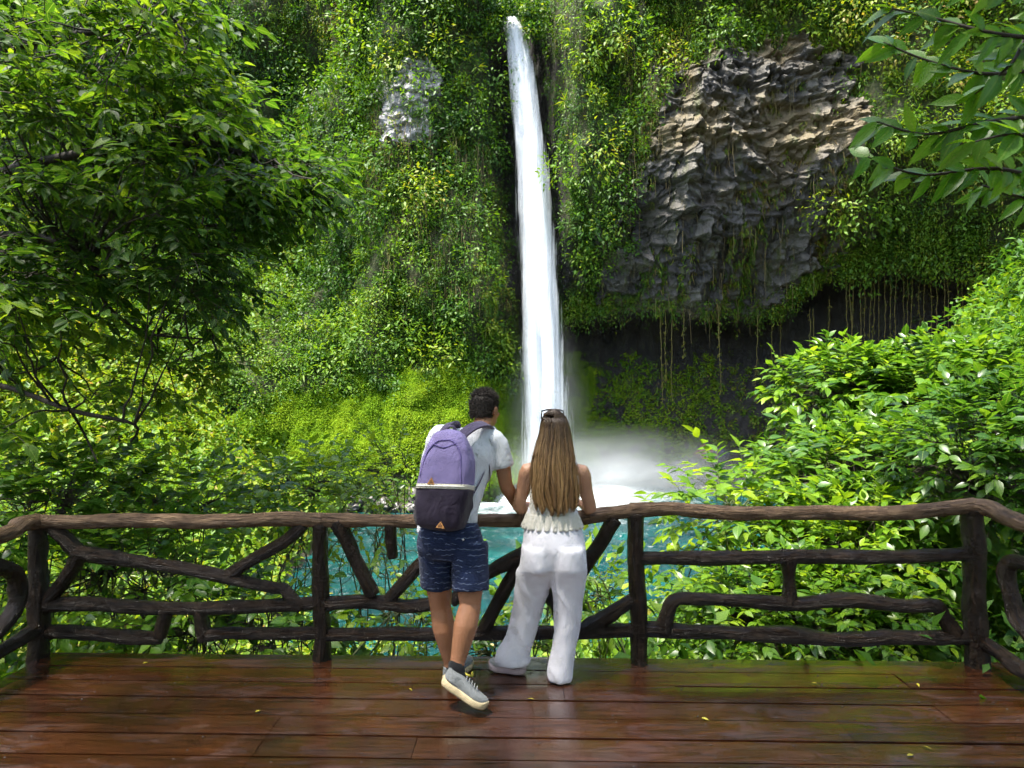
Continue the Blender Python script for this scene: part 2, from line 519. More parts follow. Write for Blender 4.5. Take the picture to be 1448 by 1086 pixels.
def log_mat(name, stops, r0):
    m, nt, out = new_mat(name)
    gv = attr_n(nt, 'grain').outputs['Vector']
    mp = nt.nodes.new('ShaderNodeMapping'); mp.inputs['Scale'].default_value = (1.5, 1.5, 4.0); L(nt, gv, mp.inputs['Vector'])
    g1 = noise_n(nt, mp.outputs[0], 2.2, 6, .65, .5)
    g2 = noise_n(nt, coords(nt), 9, 4, .6); g3 = noise_n(nt, coords(nt), 60, 3, .6)
    f = math_n(nt, 'ADD', math_n(nt, 'MULTIPLY', g1, .72), math_n(nt, 'MULTIPLY', g2, .28))
    c = ramp(nt, stops, f).outputs[0]
    b = N(nt, 'ShaderNodeBsdfPrincipled'); L(nt, c, b.inputs['Base Color']); b.inputs['Specular IOR Level'].default_value = .38
    L(nt, math_n(nt, 'MULTIPLY_ADD', g2, .5, r0 - .25), b.inputs['Roughness'])
    L(nt, bump_n(nt, math_n(nt, 'ADD', g1, math_n(nt, 'MULTIPLY', g3, .35)), 1.0, .03), b.inputs['Normal']); L(nt, b.outputs[0], out.inputs[0])
    return m
M_log = log_mat('dark_wet_log', [(.3, (.004, .0021, .0012)), (.5, (.0125, .0065, .0034)), (.66, (.050, .028, .014))], .26)
M_top = log_mat('toplit_log', [(.3, (.025, .014, .007)), (.48, (.12, .070, .037)), (.66, (.30, .195, .11))], .50)  # paler than the other logs: light from above put into the colour
rail = empty('log_railing', (0, 4.24, 0), 'rustic dark brown log railing with forked braces round the front of the deck', 'railing')
K = 4.24 / FPX
sd_ = [0]
def LG_(name, pts, r_px, mat=M_log, knots=2, dy=0.0, label=None):
    sd_[0] += 1
    q = [RP(a, b_, dy) for a, b_ in pts]
    rad = [x * K for x in r_px] if isinstance(r_px, (list, tuple)) else r_px * K
    o = log(name, q, rad, rail, mat, seed=sd_[0], knots=knots)
    if label: o['label'] = label
    return o
# top rail logs
LG_('top_rail', [(46, 737), (150, 737), (280, 737), (400, 735.5), (455, 735)], [10, 10.5, 10, 10, 10.5], M_top, 2, 0, 'tan top log, light from above put into its colour')
LG_('top_rail', [(440, 735), (520, 736), (620, 737), (720, 736), (800, 733), (845, 729), (905, 722)], [10, 9.5, 10, 9.5, 11, 10.5, 10], M_top, 3, 0, 'tan top log, light from above put into its colour')
LG_('top_rail', [(893, 722), (960, 722), (1050, 725), (1140, 726), (1250, 725), (1320, 721), (1378, 716)], [11, 9.5, 10, 10, 10.5, 10, 11], M_top, 3, 0, 'tan top log, light from above put into its colour')
# posts, down past the deck edge
for a0, a1, yt, r0, r1 in ((54, 54, 742, 12, 15), (453, 455, 742, 11, 13), (899, 904, 728, 11, 12.5), (1373, 1383, 722, 14, 16)):
    LG_('post', [(a0, yt), ((a0 + a1) / 2, 840), (a1, 936), (a1, 975)], [r0, (r0 + r1) / 2, r1, r1], M_log, 3)
# left panel
LG_('brace', [(70, 744), (92, 760), (112, 784)], [8, 10, 12])
LG_('brace', [(114, 783), (98, 815), (76, 842), (64, 858)], [12, 10, 10, 11])
LG_('middle_rail', [(108, 781), (200, 795), (300, 812), (360, 825), (403, 833)], [12, 9.5, 9.5, 9, 8], knots=4)
LG_('brace', [(400, 831), (414, 845), (428, 860)], [8, 9, 9])
LG_('brace', [(428, 742), (405, 764), (360, 790), (322, 813)], [10, 9, 8.5, 9])
LG_('lower_rail', [(66, 856), (130, 855), (250, 860), (350, 858), (450, 852)], [11, 10.5, 9.5, 9.5, 10], knots=3)
LG_('strut', [(235, 862), (231, 880), (226, 898)], [10, 9, 9])
LG_('strut', [(282, 862), (285, 882), (289, 898)], [10, 9.5, 9.5])
LG_('bottom_rail', [(60, 893), (150, 898), (228, 900)], [10, 10, 10])
LG_('bottom_rail', [(284, 899), (330, 896), (400, 896), (450, 895)], [10, 8.5, 9, 9])
# middle panel
LG_('brace', [(478, 738), (492, 765), (508, 800), (527, 840)], [11, 10, 9.5, 9.5])
LG_('strut', [(552, 742), (552, 765), (554, 787)], [9, 9, 7.5])
LG_('lower_rail', [(462, 853), (530, 852), (580, 857), (634, 851)], [10, 9.5, 9.5, 9], knots=3)
LG_('brace', [(548, 850), (572, 822), (602, 790), (655, 752)], [8, 9, 9, 9])
LG_('brace', [(640, 850), (680, 818), (718, 795), (752, 778)], [9, 9.5, 10.5, 11])
LG_('brace', [(748, 780), (728, 812), (705, 850), (686, 888)], [11, 10, 10, 11])
LG_('bottom_rail', [(462, 897), (560, 896), (640, 895), (720, 897), (800, 893), (896, 892)], [10, 9, 9.5, 10, 9.5, 9.5], knots=4)
LG_('brace', [(868, 735), (850, 765), (825, 803), (800, 845)], [11, 10, 10, 10])
LG_('brace', [(745, 800), (772, 838), (795, 865), (815, 890)], [9, 10, 10, 10])
LG_('brace', [(894, 848), (862, 868), (836, 884), (812, 897)], [9, 10, 10.5, 9])
# right panel
LG_('middle_rail', [(908, 790), (1010, 789), (1130, 787), (1250, 788), (1374, 783)], [9.5, 9.5, 10, 10, 10], knots=3)
LG_('strut', [(1113, 790), (1115, 815), (1116, 852)], [12, 9, 12])
LG_('lower_rail', [(938, 892), (943, 866), (955, 848), (990, 847), (1050, 850), (1116, 854), (1160, 850), (1200, 848), (1280, 857), (1322, 857), (1336, 876), (1350, 897)], [13, 10, 9, 9, 9, 10, 10, 11, 9.5, 10, 9.5, 12], knots=5)
LG_('bottom_rail', [(910, 889), (1000, 893), (1060, 897), (1115, 897), (1180, 903), (1250, 903), (1320, 902), (1380, 900)], [11, 9.5, 10, 12, 9.5, 10, 10, 10], knots=4)
# side returns running back along both deck edges
def SL(name, pts, r, mat=M_log, knots=2, label=None):
    sd_[0] += 1
    o = log(name, pts, [x * K for x in r], rail, mat, seed=sd_[0], knots=knots)
    if label: o['label'] = label
lp = RP(54, 738); rp_ = RP(1376, 717)
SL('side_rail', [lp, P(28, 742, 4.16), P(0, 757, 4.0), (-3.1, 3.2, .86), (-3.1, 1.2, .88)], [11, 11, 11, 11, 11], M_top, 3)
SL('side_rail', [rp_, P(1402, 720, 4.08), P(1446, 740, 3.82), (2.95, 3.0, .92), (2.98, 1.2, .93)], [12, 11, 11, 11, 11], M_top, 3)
SL('side_brace', [(-3.07, 3.6, .80), P(6, 803, 4.02), P(27, 832, 4.13), P(8, 880, 4.03), (-3.07, 3.5, .12)], [9, 11, 12, 11, 11])
SL('side_brace', [P(52, 888, 4.28), P(30, 903, 4.15), P(0, 922, 4.0), (-3.07, 3.4, .1), (-3.07, 1.2, .2)], [10, 10, 10, 10, 10])
SL('side_brace', [(2.9, 3.3, .72), P(1447, 796, 3.82), P(1425, 808, 3.93), P(1433, 850, 3.9), P(1452, 895, 3.8), (2.93, 3.2, .1)], [9, 10, 11, 10, 10, 10])
SL('side_brace', [P(1383, 903, 4.17), P(1415, 924, 4.0), P(1448, 948, 3.8), (2.93, 3.1, .07), (2.93, 1.2, .12)], [10, 10, 10, 10, 10])
for X_ in (-3.08, 2.98):
    SL('post', [(X_, 1.9, .86), (X_, 1.9, .4), (X_, 1.9, -.2)], [13, 13, 14])
# ================================================================== people
def V3(*a): return Vector(a)
def skin_mat(name, col, rough=.45):
    m, nt, out = new_mat(name)
    n1 = noise_n(nt, coords(nt), 14, 4, .6); n2 = noise_n(nt, coords(nt), 260, 2)
    c = ramp(nt, [(.3, tuple(x * .82 for x in col)), (.7, tuple(min(1, x * 1.15) for x in col))], n1).outputs[0]
    b = N(nt, 'ShaderNodeBsdfPrincipled'); L(nt, c, b.inputs['Base Color']); b.inputs['Roughness'].default_value = rough
    b.inputs['Subsurface Weight'].default_value = .12; b.inputs['Subsurface Radius'].default_value = (.01, .004, .002)
    L(nt, bump_n(nt, n2, .12, .002), b.inputs['Normal']); L(nt, b.outputs[0], out.inputs[0])
    return m
def cloth_mat(name, col, scale=380, rough=.85, var=.08, sheen=.15, pattern=None, bump=.25):
    m, nt, out = new_mat(name)
    n1 = noise_n(nt, coords(nt), 18, 4, .6)
    c = ramp(nt, [(.3, tuple(x * (1 - var) for x in col)), (.7, tuple(min(1, x * (1 + var)) for x in col))], n1).outputs[0]
    if pattern: c = pattern(nt, c)
    b = N(nt, 'ShaderNodeBsdfPrincipled'); L(nt, c, b.inputs['Base Color']); b.inputs['Roughness'].default_value = rough; b.inputs['Sheen Weight'].default_value = sheen
    b.inputs['Specular IOR Level'].default_value = .25
    wr = noise_n(nt, coords(nt, (1, 1, .38), rot=(0, .35, 0)), 13, 4, .55, 1.4)
    wr = math_n(nt, 'ABSOLUTE', math_n(nt, 'SUBTRACT', wr, .5))
    bp = nt.nodes.new('ShaderNodeBump'); bp.inputs['Strength'].default_value = min(1, bump * 2.2); bp.inputs['Distance'].default_value = .03; L(nt, wr, bp.inputs['Height'])
    fn = nt.nodes.new('ShaderNodeBump'); fn.inputs['Strength'].default_value = bump; fn.inputs['Distance'].default_value = .003; L(nt, noise_n(nt, coords(nt), scale, 2), fn.inputs['Height']); L(nt, bp.outputs[0], fn.inputs['Normal'])
    L(nt, fn.outputs[0], b.inputs['Normal']); L(nt, b.outputs[0], out.inputs[0])
    return m
def folds(amp, sx, sz, seed=0):
    def f(co):
        p = Vector((co.x * sx + seed, co.y * sx, co.z * sz))
        a = 1 - abs(noise.noise(p + Vector((noise.noise(co * 6) * .6, 0, 0)))) * 2.2
        return amp * (a * .6 + .5 * noise.noise(p * .5))
    return f

def hand(pieces, wrist, d, back, thumb_side, curl=.35, s=1.0, spread=.10):
    """palm, four fingers and a thumb; d = pointing direction, back = normal of the back of the hand"""
    d = d.normalized(); back = (back - d * back.dot(d)).normalized(); lat = d.cross(back).normalized()
    if lat.dot(thumb_side) < 0: lat = -lat
    pal = wrist + d * .045 * s
    pieces.append(loft([(wrist - d * .01, lat * .026 * s, back * .019 * s), (wrist + d * .03 * s, lat * .034 * s, back * .017 * s), (wrist + d * .07 * s, lat * .042 * s, back * .015 * s), (wrist + d * .092 * s, lat * .040 * s, back * .011 * s)], 18, 4, 2.4))
    for i, (o, L_) in enumerate(((.031, .072), (.0105, .080), (-.0105, .074), (-.030, .058))):
        b0 = wrist + d * (.083 - abs(o - .008) * .25) * s + lat * o * s
        dd = (d + lat * (o * spread * 30)).normalized(); ang = curl * (.8 + .15 * i); pts = [b0]; nb = back
        for fr_ in (.46, .31, .23):
            q = Quaternion(lat, -ang if lat.cross(d).dot(back) > 0 else ang)
            dn = (dd * math.cos(ang) - nb * math.sin(ang)); nb = (nb * math.cos(ang) + dd * math.sin(ang)); dd = dn.normalized()
            pts.append(pts[-1] + dd * L_ * fr_ * s)
        pieces.append(tube(pts, [.0092 * s, .0088 * s, .008 * s, .0068 * s], 10, .008))
    t0 = wrist + d * .022 * s + lat * .026 * s
    pieces.append(tube([t0, t0 + (d * .45 + lat * .75 - back * .15).normalized() * .035 * s, t0 + (d * .75 + lat * .6 - back * .3).normalized() * .066 * s, t0 + (d * .95 + lat * .4 - back * .5).normalized() * .088 * s], [.014 * s, .0115 * s, .0098 * s, .008 * s], 10, .008))

def head(pieces, c, face, up, s=1.0):
    f = (face - up * face.dot(up)).normalized(); l = up.cross(f).normalized()
    R = Matrix((l, f, up)).transposed()
    q = lambda a, b_, z: c + (l * a + f * b_ + up * z) * s
    pieces.append(ball(q(0, -.008, .022), (.077 * s, .096 * s, .098 * s), R))
    pieces.append(ball(q(0, .022, -.045), (.060 * s, .070 * s, .072 * s), R))
    pieces.append(ball(q(0, .058, -.092), (.026 * s, .022 * s, .022 * s), R))          # chin
    pieces.append(tube([q(0, .088, .022), q(0, .104, -.008), q(0, .112, -.026)], [.008 * s, .011 * s, .014 * s], 10, .01))   # nose
    pieces.append(ball(q(0, .088, -.056), (.024 * s, .012 * s, .008 * s), R)); pieces.append(ball(q(0, .085, -.067), (.021 * s, .012 * s, .008 * s), R))   # lips
    for sg in (1, -1):
        pieces.append(ball(q(.031 * sg, .078, .028), (.022 * s, .012 * s, .007 * s), R))   # brow
        pieces.append(ball(q(.042 * sg, .062, -.02), (.022 * s, .02 * s, .018 * s), R))    # cheek
        pieces.append(ball(q(.079 * sg, -.004, -.012), (.010 * s, .020 * s, .032 * s), R)) # ear
        pieces.append(ball(q(.085 * sg, -.010, -.004), (.007 * s, .017 * s, .024 * s), R))
    return q, R

def eyes(q, R, s, parent):
    for sg in (1, -1): link('eye', mesh_py('eye', *ball(q(.031 * sg, .075, .010), .0125 * s, R, 14, 10)), simple_mat('eye_white', (.75, .73, .7), .25), parent)

def limb(pts, rad, n=18): return tube(pts, rad, n, .03)

# ------------------------------------------------------------------ the man
man = empty('person', (P(640, 945, 3.9).x, 3.9, 0), 'person in white T-shirt and navy wave-print shorts leaning on the railing, wearing a backpack', 'person')
SK_M = skin_mat('tanned_skin', (.36, .165, .085))
hip = P(637, 757, 3.86); waist = P(638, 722, 3.93); chest = P(655, 655, 4.02); nbase = P(683, 606, 4.13); hc = P(686, 580, 4.19)
shL = P(619, 615, 4.03); shR = P(703, 624, 4.10)
lat = (shR - shL).normalized(); latw = V3(.99, .05, -.03).normalized()
fwd = V3(-.05, 1, -.1)
body = []
body.append(loft([(hip - V3(0, 0, .12), latw * .10, fwd * .09), (hip, latw * .142, fwd * .108), (waist, latw * .136, fwd * .10), (chest, lat * .165, fwd * .112), ((shL + shR) / 2 + V3(0, .01, .005), lat * .145, fwd * .085), (nbase + V3(0, 0, .01), lat * .062, fwd * .06)], 30, 6))
hd = V3(.52, .82, -.22); hup = V3(.02, .16, 1).normalized()
body.append(limb([nbase - V3(.01, .02, .04), nbase + V3(0, .015, .04), hc - hup * .05], [.066, .058, .056]))
q, R = head(body, hc, hd, hup, 1.03)
hipL, kneeL, ankL = P(617, 775, 3.88), P(623, 858, 3.93), P(639, 946, 3.93)
hipR, kneeR, ankR = P(664, 772, 3.83), P(665, 855, 3.76), P(645, 945, 3.665)
def leg(h, k, a):
    d1 = (k - h); d2 = (a - k); calf = V3(0, -.014, 0)
    return limb([h, h + d1 * .5, h + d1 * .86, k, k + d2 * .14 + calf * .5, k + d2 * .34 + calf, k + d2 * .62 + calf * .4, k + d2 * .88, a], [.076, .082, .067, .061, .064, .067, .054, .041, .042], 22)
body += [leg(hipL, kneeL, ankL), leg(hipR, kneeR, ankR)]
elR = P(715, 684, 4.10); wrR = P(730, 714, 4.235)
body.append(limb([shR - lat * .03, shR * .55 + elR * .45 + V3(.004, 0, 0), elR, elR * .7 + wrR * .3, wrR], [.050, .049, .042, .044, .029], 20))
hand(body, wrR + V3(.004, .005, -.004), V3(.55, .50, -.42), V3(.15, -.1, .98), V3(-.5, .8, 0), .5)
elL = P(603, 694, 4.16); wrL = P(630, 727, 4.25)
body.append(limb([shL + lat * .02, shL * .5 + elL * .5, elL, elL * .6 + wrL * .4, wrL], [.060, .050, .042, .043, .029], 18))
hand(body, wrL, V3(.7, .35, -.35), V3(.1, .1, .98), V3(.4, .8, 0), .5)
def hairy(co): return 0.0
fused('body', body, SK_M, man, .006, 5)
eyes(q, R, 1.0, man)
# hair: cap with short strands
capv, capf = [], []
M_hairM = simple_mat('short_dark_hair', (.020, .013, .009), .5, .4, 90, .5, 300, .4)
hp = [ball(q(0, -.014, .030), (.083, .098, .100), R), ball(q(0, -.045, -.018), (.071, .062, .062), R)]
cap = fused('hair', hp, M_hairM, man, .006, 2, lambda co: .004 * noise.noise(co * 60) if True else 0)
me = cap.data; bmh = bmesh.new(); bmh.from_mesh(me)
invR = R.inverted()
kill = []
for v in bmh.verts:
    lc = invR @ (v.co - hc)
    hl = -.055 + max(0, lc.y + .02) * .9 if lc.y < .055 else .055
    if lc.y > -.005 and abs(lc.x) > .05: hl = max(hl, -.015 + .3 * lc.y)
    if lc.z < hl: kill.append(v)
bmesh.ops.delete(bmh, geom=kill, context='VERTS'); bmh.to_mesh(me); bmh.free()
rr = random.Random(8); pl = []
vv = list(me.vertices)
for _ in range(5200):
    v = rr.choice(vv); n_ = v.normal.copy(); lc = invR @ (v.co - hc)
    flow = (hup * (-.6) + n_ * .55 + Vector((rr.uniform(-.4, .4), rr.uniform(-.4, .4), rr.uniform(-.3, .3))))
    if lc.z > .07: flow = n_ * .7 + hd * .5 + Vector((rr.uniform(-.4, .4), rr.uniform(-.4, .4), 0))
    ln_ = rr.uniform(.010, .022) * (1.5 if lc.z > .06 else .9)
    p0 = v.co - n_ * .003; p1 = p0 + flow.normalized() * ln_ * .5 + n_ * .002; p2 = p0 + flow.normalized() * ln_
    pl.append([tuple(p0), tuple(p1), tuple(p2)])
vs_, fs_ = sticks(np.array(pl), .0011, .0004, 3)
link('short_strands', mesh_np('short_strands', vs_, fs_), M_hairM, cap)
# T-shirt
M_tee = cloth_mat('white_tshirt', (.64, .66, .70), 420, .85, .04, .15, None, .12)
hem = P(632, 752, 3.90)
tee = [loft([(hem - V3(0, .0, .012), latw * .166, fwd * .122), (hem + V3(0, .005, .03), latw * .165, fwd * .124), (waist + V3(0.006, 0, .03), latw * .156, fwd * .118), (chest - V3(.0, 0, .04), lat * .172, fwd * .125), (chest + V3(.006, .02, .06), lat * .186, fwd * .12), ((shL + shR) / 2 + V3(0, .02, .012), lat * .16, fwd * .092), (nbase + V3(.0, 0, -.004), lat * .078, fwd * .074), (nbase + V3(.002, .004, .010), lat * .068, fwd * .066)], 34, 6)]
for sgn, sh_, el_ in ((1, shR, elR), (-1, shL, elL)):
    d_ = (el_ - sh_)
    tee.append(ball(sh_ - lat * .020 * sgn, .061)); tee.append(tube([sh_ - lat * .02 * sgn, sh_ + d_ * .12, sh_ + d_ * .38, sh_ + d_ * .60], [.060, .061, .062, .064], 22, .03, False))
fused('t_shirt', tee, M_tee, man, .0085, 4, lambda co: folds(.012, 9, 3.0, 3)(co + Vector((co.z * .6, 0, 0))) + folds(.006, 20, 8, 5)(co))
# shorts
def waves(nt, c):
    co = nt.nodes.new('ShaderNodeNewGeometry')
    sp = nt.nodes.new('ShaderNodeSeparateXYZ'); L(nt, co.outputs['Position'], sp.inputs[0])
    x, z = sp.outputs[0], sp.outputs[2]
    wv = math_n(nt, 'MULTIPLY', math_n(nt, 'ABSOLUTE', math_n(nt, 'SINE', math_n(nt, 'MULTIPLY', x, 95.0))), .007)
    zz = math_n(nt, 'ADD', math_n(nt, 'ADD', z, wv), math_n(nt, 'MULTIPLY', noise_n(nt, coords(nt), 6, 2), .03))
    fr_ = math_n(nt, 'FRACT', math_n(nt, 'MULTIPLY', zz, 33.0))
    line = math_n(nt, 'LESS_THAN', fr_, .07)
    dash = math_n(nt, 'GREATER_THAN', noise_n(nt, coords(nt, (1, 1, 2.2)), 17, 2), .475)
    return mixc(nt, math_n(nt, 'MULTIPLY', line, dash), c, (.24, .30, .45))
M_short = cloth_mat('navy_wave_print', (.008, .017, .055), 300, .8, .2, .1, waves)
d1 = kneeL - hipL; d2 = kneeR - hipR
sho = [loft([(hip + V3(0, .005, .075), latw * .158, fwd * .122), (hip, latw * .182, fwd * .135), (hip - V3(0, 0, .08), latw * .186, fwd * .125), (hip - V3(0, 0, .13), latw * .15, fwd * .10)], 34, 6),
       tube([hipL + V3(0, 0, .02), hipL + d1 * .35 + V3(-.002, 0, 0), hipL + d1 * .62 + V3(-.004, 0, 0)], [.101, .100, .101], 26, .03, False), tube([hipR + V3(0, 0, .02), hipR + d2 * .35 + V3(.002, 0, 0), hipR + d2 * .76 + V3(.002, 0, 0)], [.101, .100, .101], 26, .03, False)]
fused('shorts', sho, M_short, man, .0085, 3, folds(.008, 8, 4, 9))
bt_ = P(655, 763, 3.725); link('button', mesh_py('button', *ball(bt_, (.006, .003, .006), seg=12, rings=6)), simple_mat('white_button', (.7, .7, .7), .4), man)

def shoe(parent, heel, toe, up, width, cu, cs, height=.085, sole=.044, ankle=None):
    """running shoe: foam sole, knitted upper, collar, laces, heel tab"""
    d = (toe - heel); L_ = d.length; d = d / L_; up = (up - d * up.dot(d)).normalized(); lt = d.cross(up).normalized()
    s_ = [0, .03, .12, .28, .45, .62, .78, .90, .97, 1.0]; w_ = [.28, .55, .74, .78, .76, .90, 1.0, .86, .55, .25]
    rk = [.030, .016, .004, 0, 0, 0, .002, .012, .024, .032]
    rings = []
    for t, wd, k in zip(s_, w_, rk): rings.append((heel + d * (L_ * t) + up * (sole * .5 + k * .7), lt * (width * .5 * wd * 1.04), up * (sole * .55 * (1 if .02 < t < .98 else .6))))
    sole_o = link('sole', mesh_py('sole', *loft(rings, 30, 5, 3.2)), cs, parent)
    hh = [.040, .062, .066, .064, .060, .050, .041, .033, .022, .010]
    rings = [(heel + d * (L_ * (.015 + t * .965)) + up * (sole * .8 + k * .5 + h * .5 - .008), lt * (width * .5 * wd * .94), up * (h * .5 + .008)) for t, wd, k, h in zip(s_, w_, rk, hh)]
    up_o = link('upper', mesh_py('upper', *loft(rings, 30, 5, 2.3)), cu, parent)
    c0 = heel + d * (L_ * .22) + up * (sole + .034)
    link('collar', mesh_py('collar', *loft([(c0 - up * .03, d * .060, lt * .042), (c0 + up * .008 - d * .004, d * .056, lt * .040), (c0 + up * .014 - d * .008, d * .050, lt * .036)], 24, 5)), cu, parent)
    lc = []
    for i in range(5):
        t = .40 + .065 * i; z = np.interp(t, s_, hh) + sole - .004
        c = heel + d * (L_ * t) + up * (float(z) + .006)
        lc.append(tube([c - lt * .022 - up * .006, c + up * .003, c + lt * .022 - up * .006 + d * .008], .0028, 7, .008))
    link('laces', mesh_py('laces', *join(lc)), M_lace, parent)
    return d, up, lt, L_
M_lace = simple_mat('grey_lace', (.30, .31, .31), .8)
M_shoeg = cloth_mat('grey_knit_upper', (.20, .21, .215), 500, .8, .15)
M_cream = simple_mat('cream_foam_sole', (.55, .44, .26), .6, .2, 20, .2, 60)
M_sock = cloth_mat('black_sock', (.012, .012, .014), 400)
hl = P(622, 967, 3.63); to = P(684, 1008, 3.555); to.z = max(to.z, .004)
shoe(man, hl, to, V3(.40, .16, .9), .105, M_shoeg, M_cream)
link('sock', mesh_py('sock', *tube([ankR + V3(.0, .0, .012), ankR + V3(.003, 0, -.03), ankR + V3(.010, -.003, -.075)], [.0445, .047, .05], 20, .02)), M_sock, man)
hl2 = P(636, 962, 3.93); hl2.z = .002; to2 = hl2 + V3(.10, .25, 0)
shoe(man, hl2 + V3(-.02, -.04, 0), to2, V3(0, 0, 1), .10, M_shoeg, M_cream)
link('sock', mesh_py('sock', *tube([ankL + V3(0, 0, .02), ankL - V3(0, 0, .05)], [.0445, .05], 20, .02)), M_sock, man)
tb = P(660, 955, 3.80); link('heel_tab', mesh_py('heel_tab', *tube([tb + V3(-.03, .03, .012), tb + V3(.0, 0, .004), tb + V3(.032, -.01, .0), tb + V3(.03, .01, .012)], .006, 8, .01)), simple_mat('yellow_tab', (.55, .48, .04), .6), man)

# ------------------------------------------------------------------ his backpack
pB = P(621, 750, 3.735); pT = P(638, 607, 3.83)
pack = empty('backpack', tuple(pB), 'two-tone backpack, lilac above and dark aubergine below, worn by the person in shorts', 'backpack')
pu = (pT - pB).normalized(); pn = V3(-.30, -.95, 0); pn = (pn - pu * pn.dot(pu)).normalized(); plt = pu.cross(pn).normalized()
if plt.x < 0: plt = -plt
PH = (pT - pB).length
ts = [0, .012, .04, .10, .22, .40, .55, .70, .82, .90, .95, .985, 1.0]
hwid = [.06, .105, .132, .146, .153, .155, .152, .143, .122, .100, .082, .055, .02]
hdep = [.03, .065, .085, .095, .102, .104, .104, .098, .086, .070, .055, .034, .010]
cen = lambda t: pB + pu * (PH * t) + plt * (-.004 + .012 * math.sin(t * 3)) + pn * (-.01 + .012 * math.sin(t * PI))
def pk_ring(t, grow=0.0):
    return (cen(t), plt * (float(np.interp(t, ts, hwid)) + grow), pn * (float(np.interp(t, ts, hdep)) + grow))
def pk_slice(name, t0, t1, slant, mat, grow=0.0, n=56, m=26, fold=0.0):
    e = 2.0 / 3.4; vs, fs = [], []
    for i in range(m + 1):
        for k in range(n):
            a = 2 * PI * k / n; ca, sa = math.cos(a), math.sin(a)
            ca_ = math.copysign(abs(ca) ** e, ca); sa_ = math.copysign(abs(sa) ** e, sa)
            tt_ = t0 + (t1 - t0) * i / m
            tt_ = min(1, max(0, tt_ + slant * ca_ * (1 if 0 < tt_ < 1 else 0) * (1 - abs(2 * (i / m) - 1) if slant and t1 - t0 > .2 and False else 1)))
            c, ex, ey = pk_ring(tt_, grow)
            p = c + ex * ca_ + ey * sa_
            if fold:
                q_ = Vector((ca * 2, sa * 2, tt_ * 5)); nn_ = (ex.normalized() * ca_ + ey.normalized() * sa_).normalized()
                p += nn_ * fold * (noise.noise(q_ * 1.3) + .6 * noise.noise(Vector((ca * 5, sa * 5, tt_ * 3 + ca * 3))))
            vs.append(p)
    for i in range(m):
        for k in range(n):
            k2 = (k + 1) % n; fs.append((i * n + k, i * n + k2, (i + 1) * n + k2, (i + 1) * n + k))
    fs.append(tuple(reversed(range(n)))); fs.append(tuple(range(m * n, m * n + n)))
    return link(name, mesh_py(name, vs, fs), mat, pack)
M_lil = cloth_mat('lilac_canvas', (.20, .165, .345), 600, .75, .12, .1)
M_aub = cloth_mat('aubergine_canvas', (.022, .015, .032), 600, .6, .2, .1)
M_crm = cloth_mat('cream_webbing', (.60, .57, .47), 500, .75)
M_strap = cloth_mat('grey_purple_strap', (.075, .06, .11), 500, .8)
pk_slice('lower_compartment', 0.0, .405, .02, M_aub, 0, fold=.006)
pk_slice('upper_compartment', .44, 1.0, .02, M_lil, 0, fold=.007, m=34)
pk_slice('zip_band', .400, .446, .02, M_crm, .003, m=6)
def on_pack(t, u, off=.0):
    """point on the outward face: u in -1..1 across"""
    e = 2 / 3.4; c, ex, ey = pk_ring(min(1, t + .02 * u))
    a = math.acos(max(-1, min(1, math.copysign(abs(u) ** (1 / e), u)))); sa_ = abs(math.sin(a)) ** e
    return c + ex * u + ey * sa_ + pn * off
zp = [on_pack(.424, u, .004) for u in np.linspace(-.9, .9, 12)]
link('zip', mesh_py('zip', *tube(zp, .0045, 8, .02)), simple_mat('pale_zip', (.75, .73, .66), .4), pack)
# flap seam over the top and front seams
for nm, pts in (('seam', [on_pack(.52, -.80, .003), on_pack(.74, -.72, .003), on_pack(.86, -.45, .003), on_pack(.875, 0, .003), on_pack(.86, .45, .003), on_pack(.74, .74, .003), on_pack(.46, .80, .003)]), ('seam', [on_pack(.84, -.55, .004), on_pack(.80, 0, .004), on_pack(.84, .6, .004)])):
    link(nm, mesh_py(nm, *tube(pts, .004, 7, .02)), cloth_mat('lilac_seam', (.13, .10, .28), 500), pack)
def badge(t, u, w_, h_):
    c = on_pack(t, u, .004); v = []
    tri = lambda s, o: [c + pn * o + plt * (-w_ * s) - pu * (h_ * .5 * s), c + pn * o + plt * (w_ * s) - pu * (h_ * .5 * s), c + pn * o + pu * (h_ * .62 * s)]
    a = tri(1, 0) + tri(1, .004)
    o = link('badge', mesh_py('badge', a, [(2, 1, 0), (3, 4, 5), (0, 1, 4, 3), (1, 2, 5, 4), (2, 0, 3, 5)]), M_leather, pack, smooth=False)
    a = tri(.52, .0045); a = a + [x + pn * .0016 for x in a]
    link('badge_mark', mesh_py('badge_mark', a, [(2, 1, 0), (3, 4, 5), (0, 1, 4, 3), (1, 2, 5, 4), (2, 0, 3, 5)]), M_leath2, o, smooth=False)
M_leather = simple_mat('tan_leather', (.42, .20, .06), .6, .15, 60); M_leath2 = simple_mat('dark_leather', (.20, .085, .03), .6, .15, 60)
badge(.47, -.28, .022, .034); badge(.055, .30, .026, .034)
